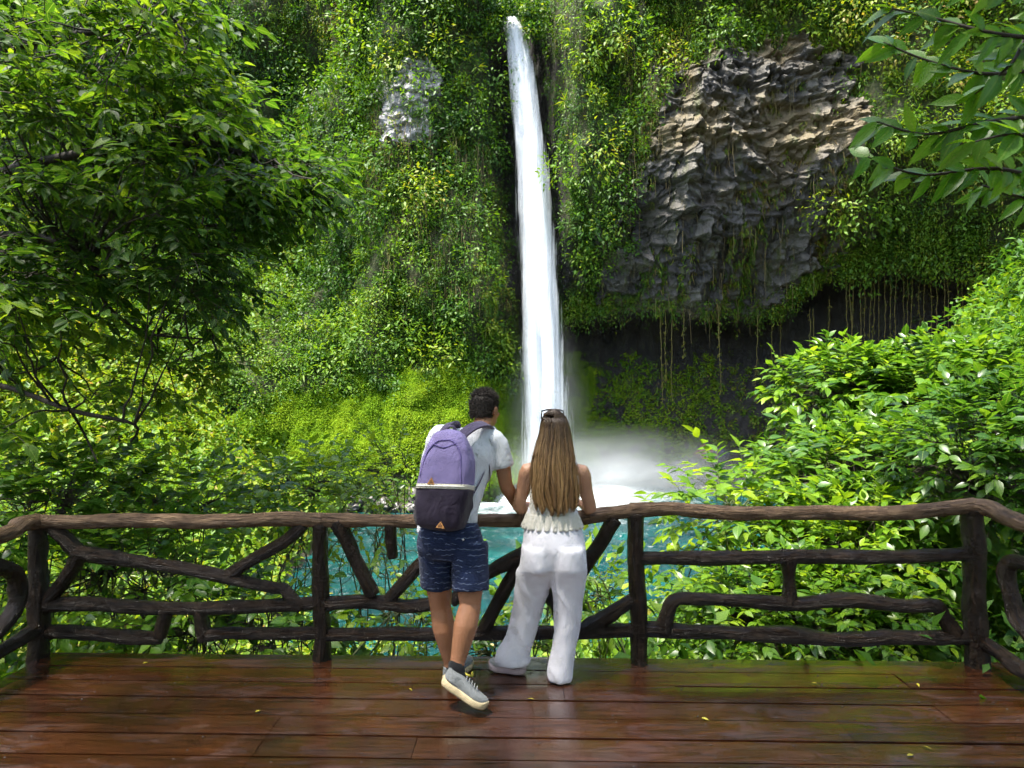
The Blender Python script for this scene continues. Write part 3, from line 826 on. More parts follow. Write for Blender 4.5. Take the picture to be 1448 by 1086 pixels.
def strap(name, pts, w_, th=.006, mat=M_strap):
    p, r = resample(pts, .01, .02); vs, fs = [], []
    for i, c in enumerate(p):
        t = (p[min(i + 1, len(p) - 1)] - p[max(i - 1, 0)]).normalized()
        out_ = (c - chest); out_ = (out_ - t * out_.dot(t)).normalized(); sd2 = t.cross(out_).normalized()
        for a_, b_ in ((-1, -1), (1, -1), (1, 1), (-1, 1)): vs.append(c + sd2 * (w_ * .5 * a_) + out_ * (th * .5 * b_))
    n = 4; M = len(p)
    for i in range(M - 1):
        for k in range(n): k2 = (k + 1) % n; fs.append((i * n + k, i * n + k2, (i + 1) * n + k2, (i + 1) * n + k))
    fs += [(3, 2, 1, 0), tuple(range((M - 1) * 4, M * 4))]
    o = link(name, mesh_py(name, vs, fs), mat, pack, smooth=False)
    b = o.modifiers.new('b', 'BEVEL'); b.width = .002; b.segments = 2
    return o
strap('shoulder_strap', [P(648, 622, 3.86), P(657, 612, 3.885), P(668, 604, 3.93), P(680, 600, 3.99), P(690, 601, 4.07), P(696, 612, 4.17), P(694, 640, 4.23)], .062, .014)
strap('shoulder_strap', [P(623, 622, 3.86), P(627, 610, 3.90), P(634, 601, 3.94), P(640, 598, 4.0), P(645, 600, 4.09), P(648, 615, 4.17)], .052, .014)
strap('haul_loop', [P(628, 613, 3.83), P(633, 604, 3.835), P(641, 603, 3.84), P(646, 613, 3.84)], .018, .006)
strap('compression_strap', [P(662, 712, 3.80), P(670, 698, 3.86), P(681, 676, 3.93), P(690, 655, 4.02)], .016, .004)
strap('dangling_strap', [P(692, 656, 3.99), P(693, 672, 3.985), P(692, 690, 3.985), P(691, 702, 3.985)], .013, .004, M_aub)
pp_ = [P(660, 728, 3.785), P(664, 716, 3.79), P(665, 706, 3.80)]
link('side_pocket', mesh_py('side_pocket', *tube(pp_, [.012, .022, .014], 12, .01, flat=1.0)), M_aub, pack)
link('side_tag', mesh_py('side_tag', *tube([P(664.5, 713, 3.765), P(664.5, 706, 3.768)], .006, 8, .01)), simple_mat('pale_green_tag', (.5, .62, .5), .6), pack)

# ------------------------------------------------------------------ the woman
wom = empty('person', (P(770, 950, 4.0).x, 4.0, 0), 'person with very long brown and blonde hair in a cream ruffled top and white trousers', 'person')
SK_W = skin_mat('fair_skin', (.56, .30, .185))
hip = P(783, 770, 3.99); waist = P(781, 727, 4.02); chest = P(784, 682, 4.07); nb2 = P(785, 645, 4.10); hc2 = P(784, 606, 4.12)
sL = P(749, 664, 4.09); sR = P(820, 666, 4.08)
X1 = V3(1, 0, 0); Y1 = V3(0, 1, 0)
wl = V3(1, 0, -.02).normalized()
bw = [loft([(hip - V3(0, 0, .12), wl * .09, Y1 * .085), (hip, wl * .165, Y1 * .12), (waist, wl * .122, Y1 * .092), (chest - V3(0, 0, .02), wl * .135, Y1 * .10), (chest + V3(0, 0, .06), wl * .145, Y1 * .092), ((sL + sR) / 2 + V3(0, 0, .02), wl * .125, Y1 * .07), (nb2, wl * .055, Y1 * .052)], 28, 6),
      limb([nb2 - V3(0, 0, .04), nb2 + V3(0, 0, .05), hc2 - V3(0, 0, .05)], [.054, .049, .048])]
q2, R2 = head(bw, hc2, V3(-.10, 1, -.12), V3(0, .08, 1).normalized(), .95)
eL, wL = P(733, 706, 4.13), P(765, 719, 4.30); eR, wR = P(835, 711, 4.14), P(822, 712, 4.285)
eL.z = .965 + .03; eR.z = .985
bw.append(limb([sL + X1 * .02, sL - V3(.012, 0, .01), sL * .5 + eL * .5 - V3(.002, 0, 0), eL, eL * .65 + wL * .35, wL], [.046, .052, .044, .037, .038, .025], 20))
bw.append(limb([sR - X1 * .02, sR + V3(.012, 0, -.01), sR * .5 + eR * .5 + V3(.002, 0, 0), eR, eR * .65 + wR * .35, wR], [.046, .052, .044, .037, .038, .025], 20))
hand(bw, wL, V3(.75, .35, -.1), V3(0, .1, 1), V3(.3, .8, 0), .35, .88)
hand(bw, wR, V3(-.75, .12, .12), V3(.1, -.5, .85), V3(0, .8, .4), .45, .9)
hL, kL, aL = P(762, 785, 4.0), P(748, 865, 4.05), P(728, 935, 4.07); hR_, kR_, aR_ = P(802, 785, 3.98), P(801, 870, 3.97), P(794, 948, 3.955)
bw += [limb([hL, kL, aL], [.09, .058, .040], 18), limb([hR_, kR_, aR_], [.09, .058, .040], 18)]
fused('body', bw, SK_W, wom, .006, 5)
eyes(q2, R2, .95, wom)
# trousers
M_trs = cloth_mat('white_linen', (.74, .73, .80), 350, .85, .04, .2, None, .2)
fl = (P(726, 948, 4.06) , P(793, 962, 3.955)); fl[0].z = .07; fl[1].z = .012
def trleg(h, k, f_, r):
    return loft([(h + V3(0, -.022, .06), X1 * r[0], Y1 * r[0] * 1.25), (h - V3(0, .026, .05), X1 * r[1], Y1 * r[1] * 1.18), (h * .72 + k * .28 - V3(0, .020, 0), X1 * r[1], Y1 * r[1] * 1.06), (h * .45 + k * .55 - V3(0, .010, 0), X1 * r[2], Y1 * r[2]), (k, X1 * r[3], Y1 * r[3]), (k * .5 + f_ * .5, X1 * r[4], Y1 * r[4]), (f_ + V3(0, 0, .06), X1 * r[5], Y1 * r[5]), (f_, X1 * r[6], Y1 * r[6])], 32, 7)
trs = [loft([(waist + V3(0, .0, .04), wl * .138, Y1 * .105), (waist - V3(0, 0, .02), wl * .152, Y1 * .115), (hip + V3(0, -.008, .01), wl * .180, Y1 * .128), (hip - V3(0, .010, .05), wl * .180, Y1 * .126), (hip - V3(0, .008, .10), wl * .165, Y1 * .118), (hip - V3(0, 0, .15), wl * .10, Y1 * .09)], 36, 6),
       trleg(hL, P(746, 862, 4.05), fl[0], (.100, .112, .103, .088, .084, .098, .104)), trleg(hR_, P(803, 866, 3.97), fl[1], (.100, .110, .096, .080, .070, .074, .072))]
trs.append(ball(hip + V3(0, -.016, -.07), (.11, .108, .14)))
fused('trousers', trs, M_trs, wom, .0085, 14, lambda co: folds(.011, 10, 2.0, 31)(co + Vector((co.z * .40, 0, 0))) + folds(.005, 24, 8, 5)(co))
# cream knitted top with ruffled hem
def knit(nt, c):
    k1 = math_n(nt, 'SINE', math_n(nt, 'MULTIPLY', noise_n(nt, coords(nt), 1, 0), 1.0))
    v = nt.nodes.new('ShaderNodeTexVoronoi'); v.inputs['Scale'].default_value = 110; L(nt, coords(nt, (1, 1, 1.6)), v.inputs['Vector'])
    return mixc(nt, math_n(nt, 'MULTIPLY', v.outputs['Distance'], .55), c, (.42, .38, .31))
M_top_w = cloth_mat('cream_knit', (.78, .76, .69), 240, .9, .05, .3, knit, .6)
tp = [loft([(waist + V3(0, 0, -.01), wl * .150, Y1 * .115), (waist + V3(0, 0, .03), wl * .142, Y1 * .110), (waist + V3(0, 0, .08), wl * .136, Y1 * .106), (chest - V3(0, 0, .01), wl * .146, Y1 * .112), (chest + V3(0, 0, .045), wl * .148, Y1 * .105), (chest + V3(0, 0, .06), wl * .13, Y1 * .095)], 34, 6)]
top_o = fused('knitted_top', tp, M_top_w, wom, .008, 3, folds(.003, 14, 4, 2))
for sg, s0 in ((-1, sL), (1, sR)):
    link('top_strap', mesh_py('top_strap', *tube([chest + V3(.085 * sg, -.10, .03), chest + V3(.095 * sg, -.085, .09), s0 + V3(-.026 * sg, -.02, .042), s0 + V3(-.026 * sg, .04, .03), chest + V3(.075 * sg, .10, .05)], .009, 8, .02)), M_top_w, top_o)
rv_, rf_ = [], []
nR = 300; mR = 10
for j in range(mR + 1):
    t = j / mR
    for k in range(nR):
        a = 2 * PI * k / nR
        ph = a * 27 + 1.3 * math.sin(a * 5)
        amp = .009 * t ** .8
        rad = 1 + amp * math.sin(ph) / .15 + .20 * t
        c = waist + V3(0, 0,   .012 - .088 * t - .003 * t * math.sin(ph * .5))
        rv_.append(c + V3(math.cos(a) * .150 * rad, math.sin(a) * .116 * rad, 0))
for j in range(mR):
    for k in range(nR):
        k2 = (k + 1) % nR; rf_.append((j * nR + k, j * nR + k2, (j + 1) * nR + k2, (j + 1) * nR + k))
ro = link('ruffle', mesh_py('ruffle', rv_, rf_), M_top_w, top_o); sm = ro.modifiers.new('t', 'SOLIDIFY'); sm.thickness = .003
# shoes
M_silver = cloth_mat('silver_grey_upper', (.34, .34, .33), 500, .5, .15); M_pink = simple_mat('pale_pink_sole', (.55, .42, .42), .6, .1, 20)
h1 = P(744, 951, 4.04); h1.z = .002; t1 = P(692, 935, 4.12); t1.z = .002
shoe(wom, h1, t1, V3(0, 0, 1), .098, M_silver, M_pink)
h2 = P(797, 964, 3.935); h2.z = .002; t2 = h2 + V3(-.055, .235, 0)
shoe(wom, h2, t2, V3(0, 0, 1), .09, M_silver, M_pink)

# hair: long strands falling from the crown over the back
rh = np.random.default_rng(5); ns = 7500; k = 22
hs = np.linspace(0, 1, k)
u = rh.uniform(-1, 1, ns); dpt = rh.uniform(0, 1, ns)
clump = np.round(u * 13 + rh.normal(0, .25, ns)) / 13
fly = np.where(rh.random(ns) < .05, rh.normal(0, .10, ns), 0)
HT = P(784, 579, 4.12).z; endpy = 716 + 10 * rh.random(ns) - 7 * np.abs(u) ** 2 + 6 * np.sin(clump * 17)
pyc = [579, 584, 592, 602, 616, 634, 656, 680, 702, 724]; wpx = [5, 12, 17.5, 20.5, 23, 27, 31, 33, 32, 27]; cxp = [784, 784, 784.2, 784.6, 784.8, 783.5, 782, 781.5, 782, 784]
bk = [.0, .060, .090, .112, .125, .142, .172, .198, .220, .240]
pl = np.zeros((ns, k, 3))
for j, s in enumerate(hs):
    py_ = 579 + (endpy - 579) * s
    w_ = np.interp(py_, pyc, wpx); cx = np.interp(py_, pyc, cxp); b_ = np.interp(py_, pyc, bk)
    cl = u * (1 - .42 * s ** 1.5) + clump * .42 * s ** 1.5
    wav = (np.sin(s * 9 + clump * 6) * .06 + np.sin(s * 19 + clump * 15) * .022 + np.sin(s * 17 + u * 60) * .008 + fly * np.sin(s * 5 + u * 90)) * s
    xx = (cx + (cl + wav) * w_ - 724) / FPX * 4.06
    curve = np.sqrt(np.clip(1 - (np.clip(np.abs(cl), 0, 1)) ** 2.2, 0, 1))
    ee = np.interp(s, [0, .25, .5, 1], [.10, .25, .70, .80]); dep = b_ * (ee + (1 - ee) * curve) * (1 - .10 * dpt) + .010 * np.sin(clump * 31 + s * 4) * s + rh.normal(0, .0012, ns) + (dpt - .6) * .13 * np.exp(-(s / .05) ** 2)
    pl[:, j] = np.stack([xx, 4.12 - dep, EYE - (py_ - 543) / FPX * (4.12 - b_)], -1)
vs_, fs_ = sticks(pl, .0019, .0008, 4)
tone = np.clip(.58 + .12 * np.sin(clump * 23 + 1) + .12 * np.sin(clump * 7.3) + rh.normal(0, .17, ns), 0, 1)
tv_ = np.repeat(tone, k * 4); lv_ = np.tile(np.repeat(hs, 4), ns)
mh = mesh_np('hair', vs_, fs_, {'tone': tv_, 'along': lv_})
m, nt, out = new_mat('long_brown_blonde_hair')
al = attr_n(nt, 'along').outputs['Fac']; tn_ = attr_n(nt, 'tone').outputs['Fac']
root_c = ramp(nt, [(0, (.020, .011, .006)), (1, (.075, .040, .018))], tn_).outputs[0]
end_c = ramp(nt, [(0, (.045, .021, .008)), (.4, (.125, .064, .022)), (.75, (.26, .15, .055)), (1, (.44, .29, .13))], tn_).outputs[0]
c = mixc(nt, ramp(nt, [(.10, (0, 0, 0)), (.55, (1, 1, 1))], al).outputs[0], root_c, end_c)
b = N(nt, 'ShaderNodeBsdfPrincipled'); L(nt, c, b.inputs['Base Color']); b.inputs['Roughness'].default_value = .38; b.inputs['Specular IOR Level'].default_value = .5
L(nt, b.outputs[0], out.inputs[0])
hair_o = link('hair', mh, m, wom)
# scalp under the strands and locks framing the face
sc = fused('scalp_hair', [ball(q2(0, -.012, .020), (.073, .088, .090), R2), ball(q2(0, -.05, -.05), (.066, .055, .08), R2), loft([(P(784, 610, 4.05), X1 * .075, Y1 * .035), (P(783, 660, 4.02), X1 * .115, Y1 * .04), (P(782, 708, 4.02), X1 * .10, Y1 * .03)], 20, 6)], simple_mat('brown_underhair', (.030, .016, .008), .5, .4, 60), hair_o, .008, 3)
bmh = bmesh.new(); bmh.from_mesh(sc.data); iR = R2.inverted()
bmesh.ops.delete(bmh, geom=[v for v in bmh.verts if (iR @ (v.co - hc2)).y > .045 and (iR @ (v.co - hc2)).z < .05], context='VERTS'); bmh.to_mesh(sc.data); bmh.free()
# sunglasses pushed up on her head
sg = empty('sunglasses', tuple(P(781, 583, 4.12)), 'dark sunglasses pushed up on the long-haired head', 'sunglasses')
M_blk = simple_mat('black_plastic', (.012, .010, .010), .25, .2, 40)
zt = P(781, 584, 4.12)
arm_l = [P(765.5, 592, 4.08), P(766, 582.5, 4.10), P(767, 581, 4.17)]; arm_r = [P(797, 588, 4.08), P(796.5, 581.5, 4.10), P(795, 580.5, 4.17)]
link('temple', mesh_py('temple', *tube(arm_l, .004, 8, .01)), M_blk, sg); link('temple', mesh_py('temple', *tube(arm_r, .004, 8, .01)), M_blk, sg)
link('frame', mesh_py('frame', *tube([P(766, 581.5, 4.16), P(774, 579.3, 4.185), P(782, 579.0, 4.19), P(790, 579.2, 4.185), P(796, 581, 4.16)], .005, 8, .01)), M_blk, sg)
for x_ in (773, 789):
    link('lens', mesh_py('lens', *ball(P(x_, 586, 4.21), (.022, .005, .014), Matrix.Rotation(-.5, 3, 'X'), 18, 10)), simple_mat('dark_lens', (.01, .008, .007), .08), sg)
# ================================================================== world, sun, camera
SUN = Vector((-0.27, -0.19, 0.945)).normalized()
w = bpy.data.worlds.new("World"); scene.world = w; w.use_nodes = True
nt = w.node_tree
sky = nt.nodes.new('ShaderNodeTexSky'); sky.sky_type = 'NISHITA'; sky.sun_disc = False
sky.sun_elevation = math.asin(SUN.z); sky.sun_rotation = math.atan2(SUN.x, SUN.y)
sky.air_density = 1.0; sky.dust_density = 3.0; sky.ozone_density = 1.0
bg = nt.nodes['Background']; bg.inputs['Strength'].default_value = SKY_STRENGTH
L(nt, sky.outputs[0], bg.inputs['Color'])
sd = bpy.data.lights.new('sun', 'SUN'); sd.energy = SUN_STRENGTH; sd.angle = math.radians(SUN_ANGLE); sd.color = (1.0, 0.95, 0.86)
so = bpy.data.objects.new('sun', sd); COL.objects.link(so)
so.rotation_euler = SUN.to_track_quat('Z', 'Y').to_euler(); so.location = SUN * 60

cd = bpy.data.cameras.new('camera'); cam = bpy.data.objects.new('camera', cd); COL.objects.link(cam)
cd.sensor_width = 36; cd.lens = 36 * FPX / 1448; cd.clip_end = 600; cd.clip_start = 0.05
cam.location = (0, 0, EYE); cam.rotation_euler = (PI / 2, 0, 0)
scene.camera = cam
scene.view_settings.view_transform = 'Standard'; scene.view_settings.look = 'None'
scene.view_settings.exposure = EXPOSURE; scene.view_settings.gamma = 1.0
cy = scene.cycles
cy.use_denoising = True; cy.denoising_input_passes = 'RGB'; cy.sample_clamp_direct = 2
try: cy.denoiser = 'OPENIMAGEDENOISE'
except Exception: pass
cy.max_bounces = 8; cy.diffuse_bounces = 3; cy.glossy_bounces = 3; cy.transmission_bounces = 3
cy.transparent_max_bounces = 24; cy.volume_bounces = 1
cy.sample_clamp_indirect = 2
cy.use_adaptive_sampling = True; cy.adaptive_threshold = 0.01

# ================================================================== cliff: Y as a function of (X, Z)
WATER_Z = -6.2
def lip(X):
    X = np.asarray(X, float)
    z = np.interp(X, [2, 3.2, 5, 9, 14, 20, 23.5, 27, 34, 45], [1.0, 6.6, 7.3, 7.6, 7.2, 7.4, 10.5, 11.5, 9.5, 8.0])
    return z + 1.6 * (fbm(X * 0.35, X * 0 + 3.1, 5, 4) - 0.5)

def cliffY(X, Z):
    X = np.asarray(X, float); Z = np.asarray(Z, float)
    Y = 51 - 0.011 * np.clip(-X - 14, 0, None) ** 2 - 0.022 * np.clip(X - 17, 0, None) ** 2
    # buttress left of the fall, recess further left
    Y = Y - 2.6 * sstep(-12, -8.5, X) * (1 - sstep(-2.6, -0.6, X))
    Y = Y + 3.5 * sstep(-12, -17, X) * sstep(2, 12, Z)
    # notch of the fall
    Y = Y + 2.6 * np.exp(-((X - 0.5 - 0.065 * (29 - Z)) / 1.9) ** 4)
    # talus and mossy bank on the left
    zt = np.interp(X, [-45, -25, -14, -9, -4, -1, 1.5, 3], [15, 13, 10.5, 6.5, 4.5, 2.5, -1.5, -5])
    slope = np.interp(X, [-45, -25, -12, -2, 2], [0.75, 0.72, 0.62, 0.45, 0.35])
    left = np.clip(zt - Z, 0, None) * slope
    # right: bulge above the lip, deep recess below
    zl = lip(X)
    rt = sstep(2.2, 5.0, X)
    above = Z - zl
    bulge = -4.4 + 5.6 * np.clip(1 - above / 9.5, 0, 1) ** 1.35
    cave = 6.6 - 5.2 * np.clip((zl - Z) / (zl + 6.5), 0, 1.1) ** 1.1
    inside = 1 - sstep(-0.55, 0.05, above)
    right = bulge * (1 - inside) + cave * inside
    Y = Y - left + right * rt
    # relief
    Y = Y + (fbm(X * 0.16, Z * 0.11, 21, 4) - 0.5) * 5.2 * (1 - 0.55 * inside * rt)
    Y = Y + (fbm(X * 0.6, Z * 0.26, 33, 4) - 0.5) * 2.0
    Y = Y + (vnoise(X * 1.6, Z * 1.1, 41) - 0.5) * 0.45
    # stream channel over the brink, plateau above
    ch = np.exp(-((X - 0.15) / 1.25) ** 4) * sstep(28.3, 28.8, Z)
    Y = Y + 5 * ch
    Y = Y + np.clip(Z - 33, 0, None) * 0.9
    return Y

def cliffN(X, Z, e=0.35):
    dx = (cliffY(X + e, Z) - cliffY(X - e, Z)) / (2 * e)
    dz = (cliffY(X, Z + e) - cliffY(X, Z - e)) / (2 * e)
    n = np.stack([dx, -np.ones_like(dx), dz], -1)
    return unit(n)

def pix(X, Y, Z):
    return 724 + X * FPX / Y, 543 - (Z - EYE) * FPX / Y

def inpoly(px, py, poly):
    poly = np.asarray(poly, float); r = np.zeros(np.shape(px), bool)
    for (x1, y1), (x2, y2) in zip(poly, np.roll(poly, -1, 0)):
        c = ((y1 > py) != (y2 > py)) & (px < (x2 - x1) * (py - y1) / (y2 - y1 + 1e-9) + x1)
        r ^= c
    return r

ROCK_R = [(880, 300), (905, 215), (950, 110), (1040, 60), (1120, 70), (1205, 60), (1215, 190), (1190, 290), (1190, 470), (1000, 470), (850, 440), (825, 385)]
WHITE = [(532, 140), (556, 96), (600, 78), (618, 120), (606, 196), (575, 212), (543, 205)]
def zones(X, Y, Z):
    px, py = pix(X, Y, Z)
    jx = px + (fbm(X * 0.9, Z * 0.9, 71, 3) - 0.5) * 60; jy = py + (fbm(X * 0.9, Z * 0.9, 83, 3) - 0.5) * 60
    z = {}
    kx = px + (fbm(X * 1.3, Z * .8, 171, 3) - 0.5) * 130; ky = py + (fbm(X * 1.3, Z * .6, 183, 3) - 0.5) * 120
    z['rock'] = inpoly(kx, ky, ROCK_R)
    z['white'] = inpoly(jx, jy, WHITE)
    fx = np.interp(py, [25, 100, 250, 400, 550, 700], [727, 739, 753, 764, 770, 773])
    z['wet'] = (np.abs(jx - fx) < np.where(py > 470, 18, 44)) & (py > 40)
    below = (lip(X) - Z)
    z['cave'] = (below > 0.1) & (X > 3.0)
    z['moss'] = inpoly(jx, jy, [(340, 600), (390, 560), (470, 548), (600, 530), (735, 520), (745, 680), (640, 680), (560, 670), (470, 675), (340, 670)])
    z['bush'] = inpoly(jx, jy, [(-400, 300), (340, 360), (470, 440), (560, 400), (660, 455), (735, 480), (735, 560), (560, 560), (400, 570), (340, 640), (-400, 700)])
    z['dry'] = inpoly(jx, jy, [(500, 150), (690, 190), (720, 420), (560, 420), (520, 300)]) | inpoly(jx, jy, [(880, 300), (890, 60), (1200, 40), (1220, 300)])
    z['dry'] |= inpoly(jx, jy, [(250, -60), (480, -60), (500, 60), (470, 170), (440, 150), (400, 60), (300, 160)])
    z['far'] = (jx < 440) & (py < 330)
    return px, py, z

xs = np.arange(-58, 58.01, 0.22); zs = np.arange(-9, 46.01, 0.2)
GX, GZ = np.meshgrid(xs, zs)
GY = cliffY(GX, GZ)
_, _, zc = zones(GX, GY, GZ)
nx, nz = len(xs), len(zs)
idx = np.arange(nx * nz).reshape(nz, nx)
fq = np.stack([idx[:-1, :-1], idx[:-1, 1:], idx[1:, 1:], idx[1:, :-1]], -1).reshape(-1, 4)
rockv = np.where(zc['rock'], 1.0, 0.0); rockv = np.where(zc['white'], 1.0, rockv)
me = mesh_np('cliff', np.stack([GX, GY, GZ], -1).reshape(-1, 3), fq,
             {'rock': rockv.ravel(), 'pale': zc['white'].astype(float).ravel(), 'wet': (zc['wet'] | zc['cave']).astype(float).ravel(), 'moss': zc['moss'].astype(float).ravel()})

m, nt, out = new_mat('cliff_rock_and_soil')
co = coords(nt)
n1 = noise_n(nt, co, 0.8, 6, 0.6); n2 = noise_n(nt, coords(nt, (1, 1, 0.35)), 2.4, 5, 0.6)
soil = ramp(nt, [(0.3, (0.022, 0.030, 0.008)), (0.5, (0.045, 0.06, 0.012)), (0.7, (0.085, 0.075, 0.03))], n2).outputs[0]
stone = ramp(nt, [(0.25, (0.07, 0.062, 0.052)), (0.45, (0.17, 0.15, 0.125)), (0.6, (0.30, 0.26, 0.19)), (0.75, (0.34, 0.24, 0.10))], n1).outputs[0]
c = mixc(nt, attr_n(nt, 'rock').outputs['Fac'], soil, stone)
pale = ramp(nt, [(0.35, (0.18, 0.17, 0.17)), (0.6, (0.62, 0.60, 0.60))], n2).outputs[0]
c = mixc(nt, attr_n(nt, 'pale').outputs['Fac'], c, pale)
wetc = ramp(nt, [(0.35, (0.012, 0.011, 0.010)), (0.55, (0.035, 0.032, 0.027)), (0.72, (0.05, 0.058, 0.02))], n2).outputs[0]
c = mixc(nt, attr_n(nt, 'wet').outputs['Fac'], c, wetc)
mossc = ramp(nt, [(0.3, (0.08, 0.12, 0.01)), (0.6, (0.20, 0.29, 0.02))], n2).outputs[0]
c = mixc(nt, attr_n(nt, 'moss').outputs['Fac'], c, mossc)
b = N(nt, 'ShaderNodeBsdfPrincipled'); L(nt, c, b.inputs['Base Color'])
b.inputs['Roughness'].default_value = 0.75
bmix = math_n(nt, 'ADD', noise_n(nt, coords(nt, (1, 1, 0.5)), 3.0, 6, 0.65), noise_n(nt, co, 9, 4))
L(nt, bump_n(nt, bmix, 0.9, 0.35), b.inputs['Normal'])
L(nt, b.outputs[0], out.inputs[0])
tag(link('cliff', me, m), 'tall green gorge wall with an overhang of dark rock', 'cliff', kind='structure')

# ---- broken basalt column ends: a finely broken sheet of overlapping blocks, set into the wall
def cells(X, Z, sx, sz, seed):
    """nearest jittered cell: two hashes and the local offset"""
    gx, gz = X / sx, Z / sz
    ix, iz = np.floor(gx), np.floor(gz)
    best = np.full(X.shape, 1e9); r = [np.zeros(X.shape) for _ in range(5)]
    for a in (-1, 0, 1):
        for b_ in (-1, 0, 1):
            cx, cz = ix + a, iz + b_
            jx = cx + .1 + .8 * _h(cx, cz, seed); jz = cz + .1 + .8 * _h(cx, cz, seed + 1)
            dx, dz = gx - jx, gz - jz
            d = np.abs(dx + .25 * dz) ** 3.2 + np.abs(dz) ** 3.2
            m_ = d < best
            best = np.where(m_, d, best)
            for t, v in enumerate((_h(cx, cz, seed + 2), _h(cx, cz, seed + 3), dx, dz, _h(cx, cz, seed + 4))): r[t] = np.where(m_, v, r[t])
    return r
def rock_patch(name, x0, x1, z0, z1, key, amp, label, step=.055):
    xs_, zs_ = np.arange(x0, x1, step), np.arange(z0, z1, step)
    A, B = np.meshgrid(xs_, zs_); Y = cliffY(A, B)
    wx_ = A + (fbm(A * .6, B * .6, 301, 2) - .5) * .6; wz_ = B + (fbm(A * .6, B * .6, 311, 2) - .5) * .7 - .10 * A
    tint = np.zeros(A.shape); out_ = np.zeros(A.shape)
    for sx, sz, k, sd_ in ((1.25, 1.5, 1.0, 1), (.72, .95, .75, 2), (.40, .5, .22, 3)):
        h0, h1, dx, dz, h2 = cells(wx_, wz_, sx, sz, 400 + sd_ * 11)
        out_ += amp * k * (.62 * h0 - .62 * dz * (.3 + h1) + .5 * np.where(h2 > .5, 1, -1) * dx)
        tint += k * (h2 - .5)
    st_ = (B + (fbm(A * .35, B * .2, 341, 3) - .5) * 3.2) * .62
    out_ += amp * .75 * (1 - (st_ - np.floor(st_))) * vnoise(A * .5, np.floor(st_) * 7.3, 351)
    out_ += (fbm(A * 2.2, B * 2.2, 333, 4) - .5) * .10
    _, _, zz = zones(A, Y, B)
    idx = np.arange(A.size).reshape(A.shape)
    ok = zz[key] & ~zz['cave']
    fq = np.stack([idx[:-1, :-1], idx[:-1, 1:], idx[1:, 1:], idx[1:, :-1]], -1)[ok[:-1, :-1] & ok[1:, 1:] & ok[1:, :-1] & ok[:-1, 1:]]
    us, inv = np.unique(fq, return_inverse=True)
    co_ = np.stack([A, Y - .05 - out_, B], -1).reshape(-1, 3)[us]
    me = mesh_np(name, co_, inv.reshape(-1, 4), {'tint': (tint * .35 + .5).ravel()[us], 'pale': np.full(len(us), 1.0 if key == 'white' else 0.0)})
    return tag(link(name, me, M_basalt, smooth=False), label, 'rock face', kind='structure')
m, nt, out = new_mat('basalt'); M_basalt = m
n1 = noise_n(nt, coords(nt), 2.2, 6, .65); n2 = noise_n(nt, coords(nt), .20, 3); n4 = noise_n(nt, coords(nt, (1, 1, .25)), 1.1, 5, .65)
t = math_n(nt, 'ADD', math_n(nt, 'MULTIPLY', attr_n(nt, 'tint').outputs['Fac'], .5), math_n(nt, 'MULTIPLY', n1, .5))
c = ramp(nt, [(.3, (.020, .019, .017)), (.5, (.055, .051, .044)), (.66, (.105, .098, .076)), (.8, (.165, .15, .112))], t).outputs[0]
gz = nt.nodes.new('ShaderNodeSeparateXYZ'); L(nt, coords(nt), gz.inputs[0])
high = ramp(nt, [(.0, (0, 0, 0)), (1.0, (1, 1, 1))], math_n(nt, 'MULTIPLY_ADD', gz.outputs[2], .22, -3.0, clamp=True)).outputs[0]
warm = math_n(nt, 'MULTIPLY', ramp(nt, [(.46, (0, 0, 0)), (.58, (1, 1, 1))], n2).outputs[0], high)  # lit tan of the upper face put into the colour, none lower down
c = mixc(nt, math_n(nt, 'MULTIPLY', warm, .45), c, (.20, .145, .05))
mossy = ramp(nt, [(.56, (0, 0, 0)), (.66, (1, 1, 1))], n4).outputs[0]
c = mixc(nt, math_n(nt, 'MULTIPLY', mossy, .7), c, (.07, .085, .018))
c = mixc(nt, attr_n(nt, 'pale').outputs['Fac'], c, ramp(nt, [(.3, (.08, .075, .07)), (.5, (.30, .29, .28)), (.7, (.52, .50, .49))], t).outputs[0])
b = N(nt, 'ShaderNodeBsdfPrincipled'); L(nt, c, b.inputs['Base Color']); b.inputs['Roughness'].default_value = .58
L(nt, bump_n(nt, math_n(nt, 'ADD', n1, noise_n(nt, coords(nt), 7, 4, .6)), .7, .12), b.inputs['Normal']); L(nt, b.outputs[0], out.inputs[0])
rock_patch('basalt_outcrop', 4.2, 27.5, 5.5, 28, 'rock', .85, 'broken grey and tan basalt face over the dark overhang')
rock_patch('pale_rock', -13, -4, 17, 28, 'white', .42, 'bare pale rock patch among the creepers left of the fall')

# ================================================================== terrain
POOL = np.array([(2.5, 17), (-3, 17.5), (-6, 20), (-8.6, 27), (-9.2, 36), (-9.5, 45), (-5, 49), (3, 53), (8, 56), (17, 56), (20, 48), (15, 35), (10, 25), (7, 18)], float)
def pool_d(X, Y):
    """signed distance to the pool outline, positive outside"""
    X = np.asarray(X, float); Y = np.asarray(Y, float)
    d = np.full(X.shape, 1e9)
    for a, b_ in zip(POOL, np.roll(POOL, -1, 0)):
        ab = b_ - a
        t = np.clip(((X - a[0]) * ab[0] + (Y - a[1]) * ab[1]) / (ab @ ab), 0, 1)
        d = np.minimum(d, np.hypot(X - a[0] - t * ab[0], Y - a[1] - t * ab[1]))
    return np.where(inpoly(X, Y, POOL), -d, d)

